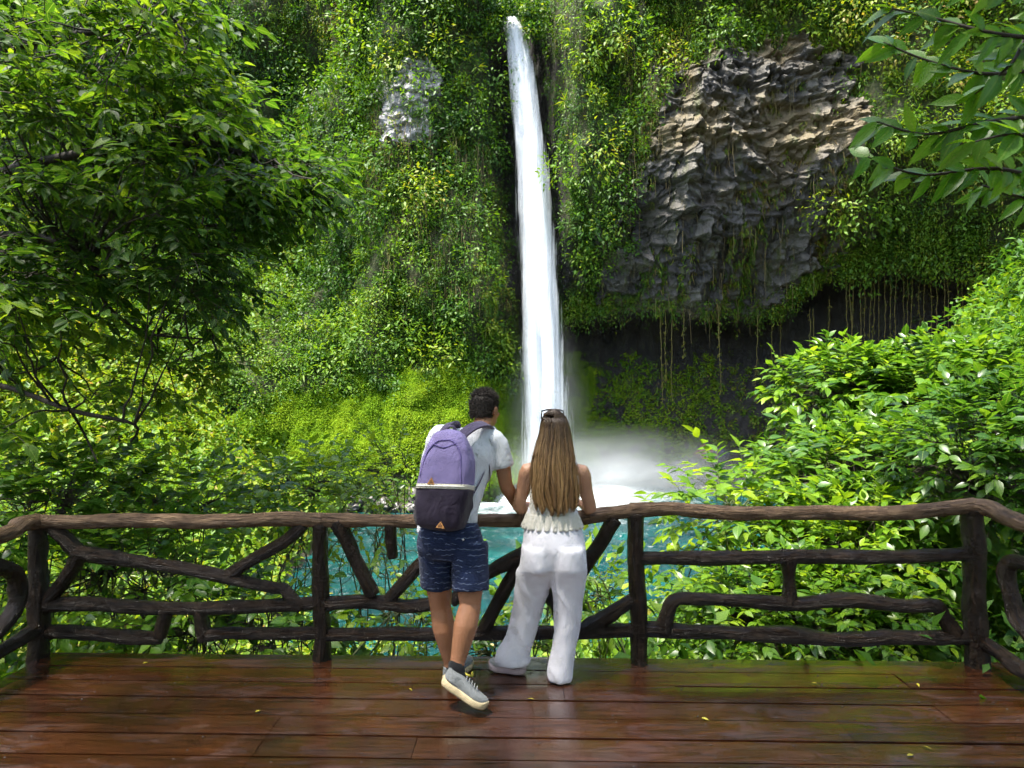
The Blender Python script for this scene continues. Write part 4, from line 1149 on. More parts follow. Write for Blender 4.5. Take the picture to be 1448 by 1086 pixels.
def groundZ(X, Y):
    X = np.asarray(X, float); Y = np.asarray(Y, float)
    d = pool_d(X, Y)
    z = WATER_Z - 0.25 + np.where(d > 0, d * 0.46, d * 0.5)
    z = np.maximum(z, -9)
    cap = -1.05 + 0.16 * np.clip(-X - 4, 0, 30) + 0.06 * np.clip(Y - 6, 0, 50) * sstep(-2, -10, X)
    z = np.where(z > cap - 1.0, cap - 1.0 + (1 - np.exp(-(z - cap + 1.0))), z)
    hill = np.clip(X - 2.6, 0, 40) * 0.36 * (1 - sstep(16, 40, Y)) * sstep(0.5, 5, Y)
    z = z + hill + 0.6 * np.clip(X - 13, 0, 40) * (1 - sstep(30, 44, Y)) + np.clip(-X - 16, 0, 40) * 0.55
    z = z + (fbm(X * .45, Y * .45, 61, 4) - .5) * 0.9 * sstep(-.5, 2, d)
    deck = (1 - sstep(3.4, 4.6, np.abs(X))) * (1 - sstep(4.3, 5.2, Y))
    return z * (1 - deck) + np.minimum(z, -1.0) * deck

gx = np.concatenate([np.arange(-60, -16, .8), np.arange(-16, 18, .25), np.arange(18, 60.1, .8)])
gy = np.concatenate([np.arange(-30, 0, 1.0), np.arange(0, 30, .25), np.arange(30, 64, .5)])
A, B = np.meshgrid(gx, gy); ZG = groundZ(A, B)
idx = np.arange(A.size).reshape(A.shape)
fq = np.stack([idx[:-1, :-1], idx[:-1, 1:], idx[1:, 1:], idx[1:, :-1]], -1).reshape(-1, 4)
me = mesh_np('ground', np.stack([A, B, ZG], -1).reshape(-1, 3), fq)
m, nt, out = new_mat('forest_floor')
n1 = noise_n(nt, coords(nt), 1.3, 6, .6); n2 = noise_n(nt, coords(nt), 14, 4, .6)
c = ramp(nt, [(.35, (.018, .026, .008)), (.5, (.04, .032, .016)), (.68, (.09, .075, .055))], n1).outputs[0]
c = mixc(nt, math_n(nt, 'MULTIPLY', math_n(nt, 'GREATER_THAN', n2, .62), .7), c, (.16, .12, .085))
b = N(nt, 'ShaderNodeBsdfPrincipled'); L(nt, c, b.inputs['Base Color']); b.inputs['Roughness'].default_value = .7
L(nt, bump_n(nt, math_n(nt, 'ADD', n1, n2), .8, .12), b.inputs['Normal']); L(nt, b.outputs[0], out.inputs[0])
tag(link('ground', me, m), 'steep leafy ground falling from the deck to the pool', 'ground', kind='structure')

# ================================================================== water
wx = np.arange(-22, 30.1, .2); wy = np.arange(10, 60.1, .2)
A, B = np.meshgrid(wx, wy)
rd = np.hypot(A - 2.6, B - 48.6)
Zw = WATER_Z + (fbm(A * 1.1 + B * .25, B * 1.5, 91, 3) - .5) * .22 + .20 * np.exp(-rd / 6) * np.sin(rd * 2.0 + 3 * vnoise(A * .4, B * .4, 3)) + (vnoise(A * 2.4, B * 2.9, 17) - .5) * .06 + (fbm(A * 1.3, B * 1.3, 19, 3) - .4) * .9 * np.exp(-rd / 4.5)
idx = np.arange(A.size).reshape(A.shape)
fq = np.stack([idx[:-1, :-1], idx[:-1, 1:], idx[1:, 1:], idx[1:, :-1]], -1).reshape(-1, 4)
me = mesh_np('water', np.stack([A, B, Zw], -1).reshape(-1, 3), fq, {'fall': np.exp(-np.maximum(rd - 1.5, 0) / 6.5).ravel()})
m, nt, out = new_mat('turquoise_pool')
co = coords(nt, (1.0, 1.35, 1.0))
n1 = noise_n(nt, co, .9, 5, .62, .6); n2 = noise_n(nt, co, 2.8, 4, .6, .8); n3 = noise_n(nt, co, .45, 5, .6)
base = ramp(nt, [(.30, (.0012, .018, .023)), (.52, (.0025, .045, .047)), (.72, (.008, .10, .094))], n3).outputs[0]
fa = attr_n(nt, 'fall').outputs['Fac']
f1 = math_n(nt, 'MULTIPLY_ADD', fa, 1.7, math_n(nt, 'SUBTRACT', math_n(nt, 'MULTIPLY', n1, 1.2), 1.05))
f1 = math_n(nt, 'MAXIMUM', f1, 0, clamp=True)
streak = ramp(nt, [(.60, (0, 0, 0)), (.72, (1, 1, 1))], n2).outputs[0]
f2 = math_n(nt, 'MULTIPLY', streak, math_n(nt, 'MULTIPLY_ADD', fa, .8, .16))
foam = math_n(nt, 'ADD', f1, f2, clamp=True)
c = mixc(nt, foam, base, (.82, .88, .90))
b = N(nt, 'ShaderNodeBsdfPrincipled'); L(nt, c, b.inputs['Base Color'])
b.inputs['IOR'].default_value = 1.33
L(nt, math_n(nt, 'MULTIPLY_ADD', foam, .6, .07), b.inputs['Roughness'])
hb = math_n(nt, 'ADD', n1, math_n(nt, 'MULTIPLY', n2, .5))
L(nt, bump_n(nt, hb, 1.0, .5), b.inputs['Normal']); L(nt, b.outputs[0], out.inputs[0])
tag(link('water', me, m), 'turquoise plunge pool with white foam under the fall', 'water', kind='structure')

# ================================================================== waterfall
def fall_mesh(name, wscale, dy, ztop_extra, amp, seed):
    zv = np.linspace(0, 1, 260); n = 56
    pyv = np.interp(zv, [0, 1], [12, 694])
    cx = np.interp(pyv, [12, 60, 100, 250, 400, 550, 694], [722, 732, 738, 752, 763, 769.5, 773])
    hw = np.interp(pyv, [12, 60, 100, 250, 400, 550, 694], [14, 16.5, 19, 21.5, 25.5, 28.5, 33]) * (1 + (wscale - 1) * np.interp(pyv, [25, 200, 694], [.1, .7, 1.0]))
    Yv = np.interp(zv, [0, .04, .3, 1], [51.2, 50.0, 49.2, 48.6]) + dy
    vs = []; la = []; ve = []
    for c, h, y, p_, q in zip(cx, hw, Yv, pyv, zv):
        X = (c - 724) / FPX * 49.4; hwid = h / FPX * 49.4; Z = EYE - (p_ - 543) / FPX * 49.4
        a = np.arange(n) / n * 2 * PI
        st = (vnoise(np.cos(a) * 6 + 20 + seed, np.sin(a) * 2 + Z * .05, seed) - .5) * amp + (vnoise(np.cos(a) * 14 + 50, Z * .35 + np.sin(a), seed + 3) - .5) * amp * .8
        edge = 1 + (vnoise(np.full(n, Z * .22), np.sign(np.cos(a)) * 3 + seed, seed + 9) - .5) * .10
        vs.append(np.stack([X + np.cos(a) * hwid * edge, y + np.sin(a) * .45 + st * .5, np.full(n, Z) - 0.0], -1))
        la.append(np.abs(np.cos(a))); ve.append(np.full(n, q))
    vs = np.concatenate(vs); M = len(zv)
    i = np.arange(M - 1)[:, None] * n; k = np.arange(n)[None]; k2 = (k + 1) % n
    fq = np.stack([i + k, i + n + k, i + n + k2, i + k2], -1).reshape(-1, 4)
    return mesh_np(name, vs, fq, {'lat': np.concatenate(la), 'down': np.concatenate(ve)})
def fall_mat(name, lo, hi, thr, soft, rag=1.1):
    m, nt, out = new_mat(name)
    s1 = noise_n(nt, coords(nt, (1, .3, .012)), 5.0, 5, .65, .15); s2 = noise_n(nt, coords(nt, (1, .3, .05)), 12, 4, .6)
    st = math_n(nt, 'ADD', math_n(nt, 'MULTIPLY', s1, .6), math_n(nt, 'MULTIPLY', s2, .4))
    col = ramp(nt, [(.32, lo), (.55, hi)], st).outputs[0]
    lat = attr_n(nt, 'lat').outputs['Fac']
    al = math_n(nt, 'SUBTRACT', math_n(nt, 'ADD', math_n(nt, 'MULTIPLY', math_n(nt, 'SUBTRACT', 1.0, lat), soft), math_n(nt, 'MULTIPLY', st, rag)), thr, clamp=True)
    al = math_n(nt, 'MULTIPLY', al, 1.9, clamp=True)
    d = N(nt, 'ShaderNodeBsdfPrincipled'); L(nt, col, d.inputs['Base Color']); d.inputs['Roughness'].default_value = .55
    tr = N(nt, 'ShaderNodeBsdfTranslucent'); L(nt, col, tr.inputs[0])
    a1 = N(nt, 'ShaderNodeMixShader'); a1.inputs[0].default_value = .45; L(nt, d.outputs[0], a1.inputs[1]); L(nt, tr.outputs[0], a1.inputs[2])
    tp = N(nt, 'ShaderNodeBsdfTransparent')
    mx = N(nt, 'ShaderNodeMixShader'); L(nt, al, mx.inputs[0]); L(nt, tp.outputs[0], mx.inputs[1]); L(nt, a1.outputs[0], mx.inputs[2])
    L(nt, mx.outputs[0], out.inputs[0])
    return m
wf = link('waterfall', fall_mesh('waterfall', 1.0, 0, 0, .5, 2), fall_mat('falling_water', (.82, .86, .90), (.97, .975, .98), .50, .95))
tag(wf, 'tall white waterfall dropping into the turquoise pool', 'waterfall', kind='structure')
sp = link('spray', fall_mesh('spray', 1.30, -.35, 0, .9, 12), fall_mat('loose_spray', (.72, .78, .84), (.9, .93, .95), 1.02, .85, 1.7), wf)

# ---- mist at the foot of the fall
def mist_mat(name, dens):
    m, nt, out = new_mat(name)
    t = nt.nodes.new('ShaderNodeTexCoord')
    ln = nt.nodes.new('ShaderNodeVectorMath'); ln.operation = 'LENGTH'; L(nt, t.outputs['Object'], ln.inputs[0])
    f = math_n(nt, 'SUBTRACT', 1.0, ln.outputs['Value'], clamp=True)
    f = math_n(nt, 'POWER', f, 1.7)
    nz = noise_n(nt, t.outputs['Object'], 3.6, 4, .6)
    nz = math_n(nt, 'MULTIPLY_ADD', nz, 2.6, -.65, clamp=True)
    v = N(nt, 'ShaderNodeVolumePrincipled')
    v.inputs['Color'].default_value = (.90, .96, 1, 1); v.inputs['Anisotropy'].default_value = .2
    L(nt, math_n(nt, 'MULTIPLY', math_n(nt, 'MULTIPLY', f, nz), dens), v.inputs['Density'])
    L(nt, v.outputs[0], out.inputs['Volume'])
    return m
def mist(name, c, r, dens, label):
    v, f = ball((0, 0, 0), 1, seg=24, rings=14)
    o = link(name, mesh_py(name, v, f), mist_mat(name + '_air', dens))
    o.location = c; o.scale = r
    return tag(o, label, 'mist', kind='stuff')
mist('mist', (6.5, 48.0, -4.9), (13, 5.0, 4.2), .40, 'white mist drifting over the pool from the foot of the fall')
mist('falling_mist', (2.4, 48.6, -1.0), (3.6, 2.4, 9.0), .28, 'thin veil of spray round the lower half of the fall')
# ================================================================== plants
G_FAR = [(0.0, (.010, .042, .012)), (.25, (.030, .095, .012)), (.5, (.078, .180, .011)), (.72, (.165, .270, .014)), (.88, (.25, .265, .025)), (1.0, (.28, .19, .07))]
M_far = leaf_mat('cliff_leaves', G_FAR, .38, .5, .35)
M_moss = leaf_mat('moss_tufts', [(0, (.060, .135, .006)), (.5, (.16, .29, .012)), (1, (.30, .41, .025))], .35, .7, .15)
M_near = leaf_mat('glossy_leaves', [(0, (.012, .050, .006)), (.4, (.040, .125, .008)), (.75, (.115, .23, .012)), (1, (.22, .33, .016))], .42, .34, .45, veins=True)
M_tree = leaf_mat('tree_leaves', [(0, (.010, .040, .006)), (.5, (.040, .115, .009)), (1, (.17, .27, .014))], .5, .5, .22, veins=True)
M_vine = leaf_mat('vine_leaves', [(0, (.07, .10, .012)), (1, (.22, .20, .03))], .35, .55, .3)
M_bark = simple_mat('dark_twig_bark', (.022, .016, .010), .75, .35, 25, .4, 60)
M_stem = simple_mat('green_stem', (.06, .075, .02), .6, .3, 20)

def stick_obj(name, lst, mat, parent):
    vs, fs, o = [], [], 0
    for v, f in lst:
        vs.append(v); fs.append(f + o); o += len(v)
    return link(name, mesh_np(name, np.concatenate(vs), np.concatenate(fs)), mat, parent)

def twigs(LV, st, dr, ln, per, leaf, tint, sag=.25, k=5, aspect=.5, upn=.9, start=.25, tv=.12, splay=.9, tip=True):
    """n leafy twigs: returns their polylines (n,k,3)"""
    n = len(st); dr = unit(np.asarray(dr, float)); ln = np.broadcast_to(np.asarray(ln, float), (n,))
    s = np.linspace(0, 1, k)
    down = np.array([0, 0, -1.0])
    pl = st[:, None] + dr[:, None] * (ln[:, None, None] * s[None, :, None]) + down * (ln[:, None, None] * sag * (s ** 2)[None, :, None])
    ls = start + (1 - start) * (np.arange(per) + .5) / per
    ls = np.broadcast_to(ls, (n, per)) + rng.normal(0, .03, (n, per))
    pos = st[:, None] + dr[:, None] * (ln[:, None, None] * ls[..., None]) + down * (ln[:, None, None] * sag * (ls ** 2)[..., None])
    tang = unit(dr[:, None] + down * (2 * sag * ls[..., None]))
    side = np.cross(tang, np.array([0, 0, 1.0])); side = unit(side + 1e-6)
    sg = np.where(np.arange(per) % 2 == 0, 1, -1)[None, :, None]
    fw = .45 + .55 * np.clip(ls, 0, 1)[..., None] ** 3
    ax = tang * fw + side * sg * splay * (1.2 - .8 * np.clip(ls, 0, 1)[..., None] ** 2) + rand_unit((n, per)) * .35; ax[..., 2] -= .12
    nr = rand_unit((n, per)) * .55; nr[..., 2] += upn
    L_ = np.broadcast_to(np.asarray(leaf, float), (n,))[:, None] * (.65 + .6 * rng.random((n, per)))
    ti = np.clip(np.broadcast_to(np.asarray(tint, float), (n,))[:, None] + rng.normal(0, tv, (n, per)), 0, 1)
    LV.add(pos.reshape(-1, 3), ax.reshape(-1, 3), nr.reshape(-1, 3), L_.ravel(), (L_ * aspect * (.85 + .3 * rng.random((n, per)))).ravel(), ti.ravel())
    return pl

# ---------------------------------------------------------------- growth on the cliff
def sample_cliff(n, x0, x1, z0, z1):
    X = rng.uniform(x0, x1, n); Z = rng.uniform(z0, z1, n); Y = cliffY(X, Z)
    return X, Y, Z, cliffN(X, Z)
LV = Leaves('lo'); LM = Leaves('lo')
X, Y, Z, NN = sample_cliff(30000, -50, 46, -6.2, 38)
px, py, z = zones(X, Y, Z)
d = np.full(len(X), .70)
d[z['bush']] = .9
d[z['wet']] = .13
d[z['rock']] = np.where(fbm(X * .35, Z * .22, 141, 3) > np.where(py < 190, .47, .56), .75, .07)[z['rock']]
d[z['white']] = np.where(fbm(X * .8, Z * .5, 145, 2) > .52, .7, .1)[z['white']]
d[z['moss']] = .45
lowcave = z['cave'] & (Z < 3.4 + 3 * (fbm(X * .3, Z * .3, 7, 2) - .5))
d[z['cave']] = .02
d[lowcave] = (.7 * sstep(-5.2, -2.5, Z))[lowcave]
keep = rng.random(len(X)) < d
X, Y, Z, NN, px, py = X[keep], Y[keep], Z[keep], NN[keep], px[keep], py[keep]; z = {k: v[keep] for k, v in z.items()}
C = np.stack([X, Y, Z], -1)
tint = .10 + .58 * fbm(X * .22, Z * .16, 3, 4) + rng.normal(0, .07, len(X))  # wall tufts darker than the bushes: gap shade put into their tint
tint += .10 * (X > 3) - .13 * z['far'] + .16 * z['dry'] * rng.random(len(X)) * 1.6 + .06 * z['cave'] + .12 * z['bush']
dry = z['rock'] | (z['dry'] & (rng.random(len(X)) < .35))
gen = ~z['moss'] & ~z['bush'] & ~dry & ~z['cave']
R = rng.uniform(.3, .85, len(X))
i = gen & (rng.random(len(X)) < .6)
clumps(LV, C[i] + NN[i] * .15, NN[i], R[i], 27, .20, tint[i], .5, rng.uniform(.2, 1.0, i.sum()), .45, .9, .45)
i = gen & ~i     # trailing curtains
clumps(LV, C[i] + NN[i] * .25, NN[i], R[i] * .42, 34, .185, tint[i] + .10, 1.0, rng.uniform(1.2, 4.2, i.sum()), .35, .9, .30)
i = z['bush']
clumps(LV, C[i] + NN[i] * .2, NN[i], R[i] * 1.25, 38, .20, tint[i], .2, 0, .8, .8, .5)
clumps(LV, C[dry] + NN[dry] * .12, NN[dry], R[dry] * .4, 16, .42, np.clip(tint[dry] + .16, 0, 1), 1.4, rng.uniform(.3, 1.6, dry.sum()), .3, .8, .13, .16)
i = z['cave']
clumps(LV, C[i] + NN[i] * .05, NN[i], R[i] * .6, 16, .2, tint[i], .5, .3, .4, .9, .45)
# arching fern rosettes
X5, Y5, Z5, N5 = sample_cliff(2600, -46, 40, -5, 35); _, _, z5 = zones(X5, Y5, Z5)
k5 = ~z5['rock'] & ~z5['cave'] & ~z5['wet'] & ~z5['moss'] & ~z5['white'] & (rng.random(2600) < .6)
clumps(LV, np.stack([X5, Y5, Z5], -1)[k5] + N5[k5] * .35, N5[k5], rng.uniform(.1, .25, k5.sum()), 15, .58, .25 + .5 * rng.random(k5.sum()), .45, 0, .5, 1.0, .17, .07)
# larger bushes standing out of the wall: light tops, dark hollows
X2, Y2, Z2, N2 = sample_cliff(2400, -48, 44, -5, 36)
p2, q2, z2 = zones(X2, Y2, Z2)
ok = ~z2['rock'] & ~z2['cave'] & ~z2['wet'] & ~((np.abs(p2 - 752) < 62) & (q2 < 480)) & ~z2['moss'] & ~z2['white'] & (rng.random(2400) < .75)
C2 = np.stack([X2, Y2, Z2], -1)[ok]; N2 = N2[ok]; R2 = .5 + 2.1 * rng.random(ok.sum()) ** 2.4
t2 = np.clip(.22 + .5 * fbm(X2 * .25, Z2 * .2, 13, 3)[ok] + rng.normal(0, .12, ok.sum()) - .12 * z2['far'][ok] + .08 * (X2[ok] > 3), 0, 1)
clumps(LV, C2 + N2 * R2[:, None] * .45, N2, R2, 150, .19 + .06 * R2, t2, .3, rng.uniform(0, .8, ok.sum()), .7, .55, .48, .08)
# fringe along the lip of the overhang
Xl = rng.uniform(2.6, 34, 900); Zl = lip(Xl) + rng.uniform(-.1, 1.3, 900) ; Yl = cliffY(Xl, Zl + .2)
f_ = rng.random(900) < np.where(Xl > 19, 1, np.where(Xl > 8, .12, .33)) * np.where((Xl > 3) & (Xl < 7.5), 2.2, 1)
Cl = np.stack([Xl, Yl - .25, Zl], -1)[f_]; Nl = np.tile(np.array([0, -.85, .3]), (f_.sum(), 1))
clumps(LV, Cl, Nl, rng.uniform(.3, .8, f_.sum()), 34, .19, .4 + .35 * rng.random(f_.sum()), .7, rng.uniform(.2, 1.6, f_.sum()), .5, .7, .45)
# tufts closing round the brink of the fall
for sx in (-1, 1):
    n_ = 46; Xs = .25 + sx * rng.uniform(.75, 2.2, n_); Zs = rng.uniform(27.4, 30.4, n_)
    clumps(LV, np.stack([Xs, 49.2 + rng.uniform(-.6, .8, n_), Zs], -1), np.tile(np.array([0, -.8, .4]), (n_, 1)), rng.uniform(.3, .8, n_), 22, .28, rng.uniform(.2, .7, n_), .5, .6, .5)
clumps(LV, np.stack([np.concatenate([rng.uniform(-1.3, -.35, 14), rng.uniform(.75, 1.6, 10), rng.uniform(-.4, .8, 10)]), 48.9 + rng.uniform(-.3, .5, 34), np.concatenate([rng.uniform(27.6, 29.4, 24), rng.uniform(29.15, 29.8, 10)])], -1), np.tile(np.array([0, -.8, .4]), (34, 1)), rng.uniform(.2, .42, 34), 20, .26, rng.uniform(.15, .6, 34), .5, .3, .5)
# growth above the brink
Xb = rng.uniform(-3.5, 5, 260); Zb = rng.uniform(29.6, 34, 260); Cb = np.stack([Xb, 50.5 + rng.uniform(0, 4, 260), Zb], -1)
clumps(LV, Cb, np.tile(np.array([0, -.8, .5]), (260, 1)), rng.uniform(.4, 1, 260), 20, .3, rng.uniform(.1, .5, 260), .4, .3, .6)
# dry hanging stems and roots
X3, Y3, Z3, N3 = sample_cliff(9000, -14, 30, 2, 33); _, _, z3 = zones(X3, Y3, Z3)
k3 = (z3['dry'] | z3['rock']) & ~z3['cave'] & (rng.random(9000) < np.where(z3['rock'] & (Z3 < 17), .08, .32))
st3 = np.stack([X3, Y3 - .45, Z3], -1)[k3]; n3 = len(st3); s3 = np.linspace(0, 1, 6)
pl3 = st3[:, None] + np.stack([np.cumsum(rng.normal(0, .05, (n3, 6)), 1), np.cumsum(rng.normal(-.02, .05, (n3, 6)), 1), -(rng.uniform(.6, 2.8, n3)[:, None] * s3[None])], -1)
v3, f3 = sticks(pl3, .022, .009, 3)
tag(link('hanging_roots', mesh_np('hanging_roots', v3, f3), simple_mat('dry_stem', (.17, .135, .05), .8, .5, 1.5)), 'dry stems and roots trailing down the rock', 'roots', kind='stuff')
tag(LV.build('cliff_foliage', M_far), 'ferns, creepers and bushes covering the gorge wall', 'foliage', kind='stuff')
# moss bank
X, Y, Z, NN = sample_cliff(26000, -20, 3, -6, 4.5)
_, _, z = zones(X, Y, Z); k_ = z['moss']
C = np.stack([X, Y, Z], -1)[k_]; hum = fbm(C[:, 0] * .8, C[:, 2] * .9, 55, 3)
clumps(LM, C + NN[k_] * (hum[:, None] * .5), NN[k_], rng.uniform(.15, .45, k_.sum()), 30, .115, .15 + .85 * hum, .1, 0, .7, 1.0, .4)
X, Y, Z, NN = sample_cliff(14000, 2.6, 17, -4.5, 4.5); _, _, z = zones(X, Y, Z); k_ = (rng.random(14000) < (.15 + .85 * sstep(10, 4, X)) * .8 * sstep(.38, .55, fbm(X * .5, Z * .5, 88, 3))) & (Z < lip(X) - 1)
C = np.stack([X, Y, Z], -1)[k_]
clumps(LM, C, NN[k_], rng.uniform(.15, .4, k_.sum()), 12, .18, rng.uniform(.3, .95, k_.sum()), .5, .3, .4, 1.0, .4)
tag(LM.build('moss', M_moss), 'bright yellow-green moss on the slope beside the fall', 'moss', kind='stuff')

# ---------------------------------------------------------------- undergrowth on both banks
LU = Leaves('lo')
n = 15000
X = np.concatenate([rng.uniform(-34, -2.2, n), rng.uniform(.5, 20, n // 2)]); Y = np.concatenate([5 + 43 * rng.random(n) ** 1.35, rng.uniform(4.6, 34, n // 2)])
d = pool_d(X, Y); Zg = groundZ(X, Y)
back = Y < cliffY(X, np.maximum(Zg, -6)) + .5
ux, uy = pix(X, Y, Zg)
bare = (ux > 130) & (ux < 440) & (uy > 740) & (Y < 22)
keep = (d > .9) & back & (rng.random(len(X)) < np.where(bare, .25, .9)) & (np.abs(ux - 724) < 1000) & ~((X > -3.4) & (X < .6) & (Y < 16))
C = np.stack([X, Y, Zg], -1)[keep]
R = rng.uniform(.3, .8, keep.sum()); up = np.tile(np.array([0, -.15, 1.0]), (keep.sum(), 1))
lf = np.clip(.10 + .006 * C[:, 1], .1, .26)
tn = np.clip(.40 - .26 * (C[:, 0] > 1) + .5 * fbm(C[:, 0] * .3, C[:, 1] * .3, 23, 3) + rng.normal(0, .08, len(C)), 0, .72)
C[:, 2] += .2
clumps(LU, C, up, R, 24, lf, tn, .1, 0, .9, .8, .52)
big = rng.random(len(C)) < .07
clumps(LU, C[big] + np.array([0, 0, .6]), up[big], R[big] * 1.9, 110, lf[big] * 1.15, tn[big], .1, 0, .9, .5, .5)
tag(LU.build('undergrowth', M_far), 'mixed green undergrowth on the banks below the deck', 'undergrowth', kind='stuff')

# ---------------------------------------------------------------- shrubs behind the railing
def shrub(name, label, base, centre, rad, ntw, per, leaf, tint, mat=M_near, tl=(.35, .7), sag=.2, aspect=.5, group=None, cat='shrub', nstem=7, bias=(0, -.15, .35), stem_mat=None, upn=.9, kind='hi', shell=.55, tv=.12):
    base = np.array(base, float); centre = np.array(centre, float); rad = np.array(rad, float)
    root = empty(name, tuple(base), label, cat, group)
    LV = Leaves(kind)
    d = unit(rand_unit((ntw,)) + np.array(bias))
    st = centre + d * rad * (shell + (1 - shell) * rng.random((ntw, 1)) ** .6) * .85
    dirs = d * .8 + rand_unit((ntw,)) * .5 + np.array([0, -.1, .15])
    ln = rng.uniform(tl[0], tl[1], ntw)
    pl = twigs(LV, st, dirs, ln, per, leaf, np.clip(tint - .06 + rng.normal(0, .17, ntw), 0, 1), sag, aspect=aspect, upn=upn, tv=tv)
    # stems: base -> hub -> twig start
    hubs = centre + unit(rand_unit((nstem,)) + np.array([0, 0, .2])) * rad * .35
    s = np.linspace(0, 1, 9)[None, :, None]
    wob = lambda m: np.cumsum(rng.normal(0, .02, (m, 9, 3)), 1) * np.sin(s * PI)
    bow = rng.normal(0, .16, (nstem, 1, 3)) * np.array([1, 1, .2]) * np.linalg.norm(centre - base)
    main = base + rng.normal(0, .12, (nstem, 1, 3)) * np.array([1, 1, 0]) * (1 - s) + (hubs - base)[:, None] * s + 1.6 * wob(nstem) + bow * np.sin(s * PI)
    near = np.argmin(np.linalg.norm(st[:, None] - hubs[None], axis=2), 1)
    h = hubs[near]; conn = h[:, None] + (st - h)[:, None] * s + wob(ntw)
    lst = [sticks(main, .011, .005, 6), sticks(conn, .006, .003, 5), sticks(pl, .003, .0015, 4)]
    stick_obj('stems', lst, stem_mat or M_bark, root)
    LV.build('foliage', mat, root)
    return root

g = lambda X, Y: float(groundZ(np.array([X]), np.array([Y]))[0])
def at(px, py, Y): return tuple(P(px, py, Y))
def shrub_px(name, label, px, py, Y, rpx, rpy, ry, ntw, per, leaf, tint, **kw):
    c = P(px, py, Y); bx = kw.pop('bx', c.x); by = kw.pop('by', Y)
    gz = min(g(bx, by), c.z - .2)
    return shrub(name, label, (bx, by, gz), c, (rpx / FPX * Y, ry, rpy / FPX * Y), ntw, per, leaf, tint, **kw)

RG = 'broad-leaved shrubs on the bank behind the right half of the railing'
shrub_px('shrub', 'tall glossy-leaved shrub climbing the bank above the right end of the railing', 1350, 610, 8.6, 165, 115, 1.2, 680, 10, .15, .50, group=RG)
shrub_px('shrub', 'arching shrub whose leafy tip reaches out toward the dark cave', 1190, 560, 9.5, 85, 52, 1.0, 240, 10, .15, .62, group=RG)
shrub_px('shrub', 'dense dark-leaved shrub against the corner post of the railing', 1390, 670, 5.9, 95, 100, .7, 260, 9, .13, .40, group=RG)
shrub_px('shrub', 'mid-height shrub with wet shining leaves just over the right top rail', 1230, 690, 7.4, 165, 75, 1.0, 420, 9, .135, .54, group=RG)
shrub_px('shrub', 'low lime-green shrub filling the view through the right-hand railing panel', 1200, 800, 6.3, 180, 75, .8, 430, 9, .12, .72, group=RG)
shrub_px('shrub', 'low leafy shrub along the deck edge under the arched log', 1130, 890, 5.5, 205, 60, .5, 380, 9, .105, .68, group=RG)
shrub_px('shrub', 'yellow-green sapling with drooping leaves rising over the rail beside the pool', 1030, 740, 6.6, 75, 80, .4, 46, 9, .15, .85, group=RG, shell=.2, nstem=5, stem_mat=M_stem)
shrub_px('shrub', 'leafy thicket high on the bank in front of the hanging vines', 1500, 600, 9.5, 110, 75, 1.2, 300, 10, .16, .50, group=RG)

LG = 'shrubs on the bank behind the left half of the railing'
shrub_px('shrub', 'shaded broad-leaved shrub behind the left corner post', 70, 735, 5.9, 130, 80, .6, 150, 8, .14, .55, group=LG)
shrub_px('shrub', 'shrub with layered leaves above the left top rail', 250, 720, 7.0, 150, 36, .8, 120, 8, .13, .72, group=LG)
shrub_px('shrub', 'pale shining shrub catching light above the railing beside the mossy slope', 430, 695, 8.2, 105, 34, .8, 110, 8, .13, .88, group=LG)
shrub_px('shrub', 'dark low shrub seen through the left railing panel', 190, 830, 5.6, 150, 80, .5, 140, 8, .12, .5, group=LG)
shrub_px('shrub', 'low shrub at the deck edge below the slanting log', 340, 900, 5.4, 150, 50, .4, 120, 8, .115, .65, group=LG)
shrub_px('shrub', 'slender shrub with bare twigs and small leaves in front of the turquoise water', 520, 770, 6.2, 95, 105, .5, 48, 8, .075, .72, group=LG, shell=.25, nstem=9, tl=(.35, .8), bx=-1.5, stem_mat=M_stem)
shrub_px('shrub', 'thin twiggy shrub rising beside the purple backpack', 555, 665, 7.5, 55, 50, .4, 34, 9, .075, .80, group=LG, shell=.25, nstem=6, bx=-1.5)
CG = 'small plants at the deck edge between the two people and the pool'
shrub_px('small_plant', 'small yellow-green sprig behind the crossed legs', 570, 880, 5.2, 90, 45, .3, 34, 7, .085, .82, group=CG, shell=.2, cat='plant', stem_mat=M_stem, tl=(.15, .35))
shrub_px('small_plant', 'small leafy sprig seen between the white trouser legs', 760, 850, 5.2, 55, 60, .3, 26, 7, .095, .85, group=CG, shell=.2, cat='plant', stem_mat=M_stem, tl=(.15, .35))
shrub_px('small_plant', 'small upright sprig beside the right trouser leg', 850, 860, 5.2, 45, 60, .3, 24, 7, .095, .80, group=CG, shell=.2, cat='plant', stem_mat=M_stem, tl=(.15, .35))
shrub_px('small_plant', 'low row of leaves at the deck edge behind the middle bottom log', 700, 915, 5.0, 160, 22, .2, 50, 7, .075, .6, group=CG, shell=.2, cat='plant', stem_mat=M_stem, tl=(.12, .28))

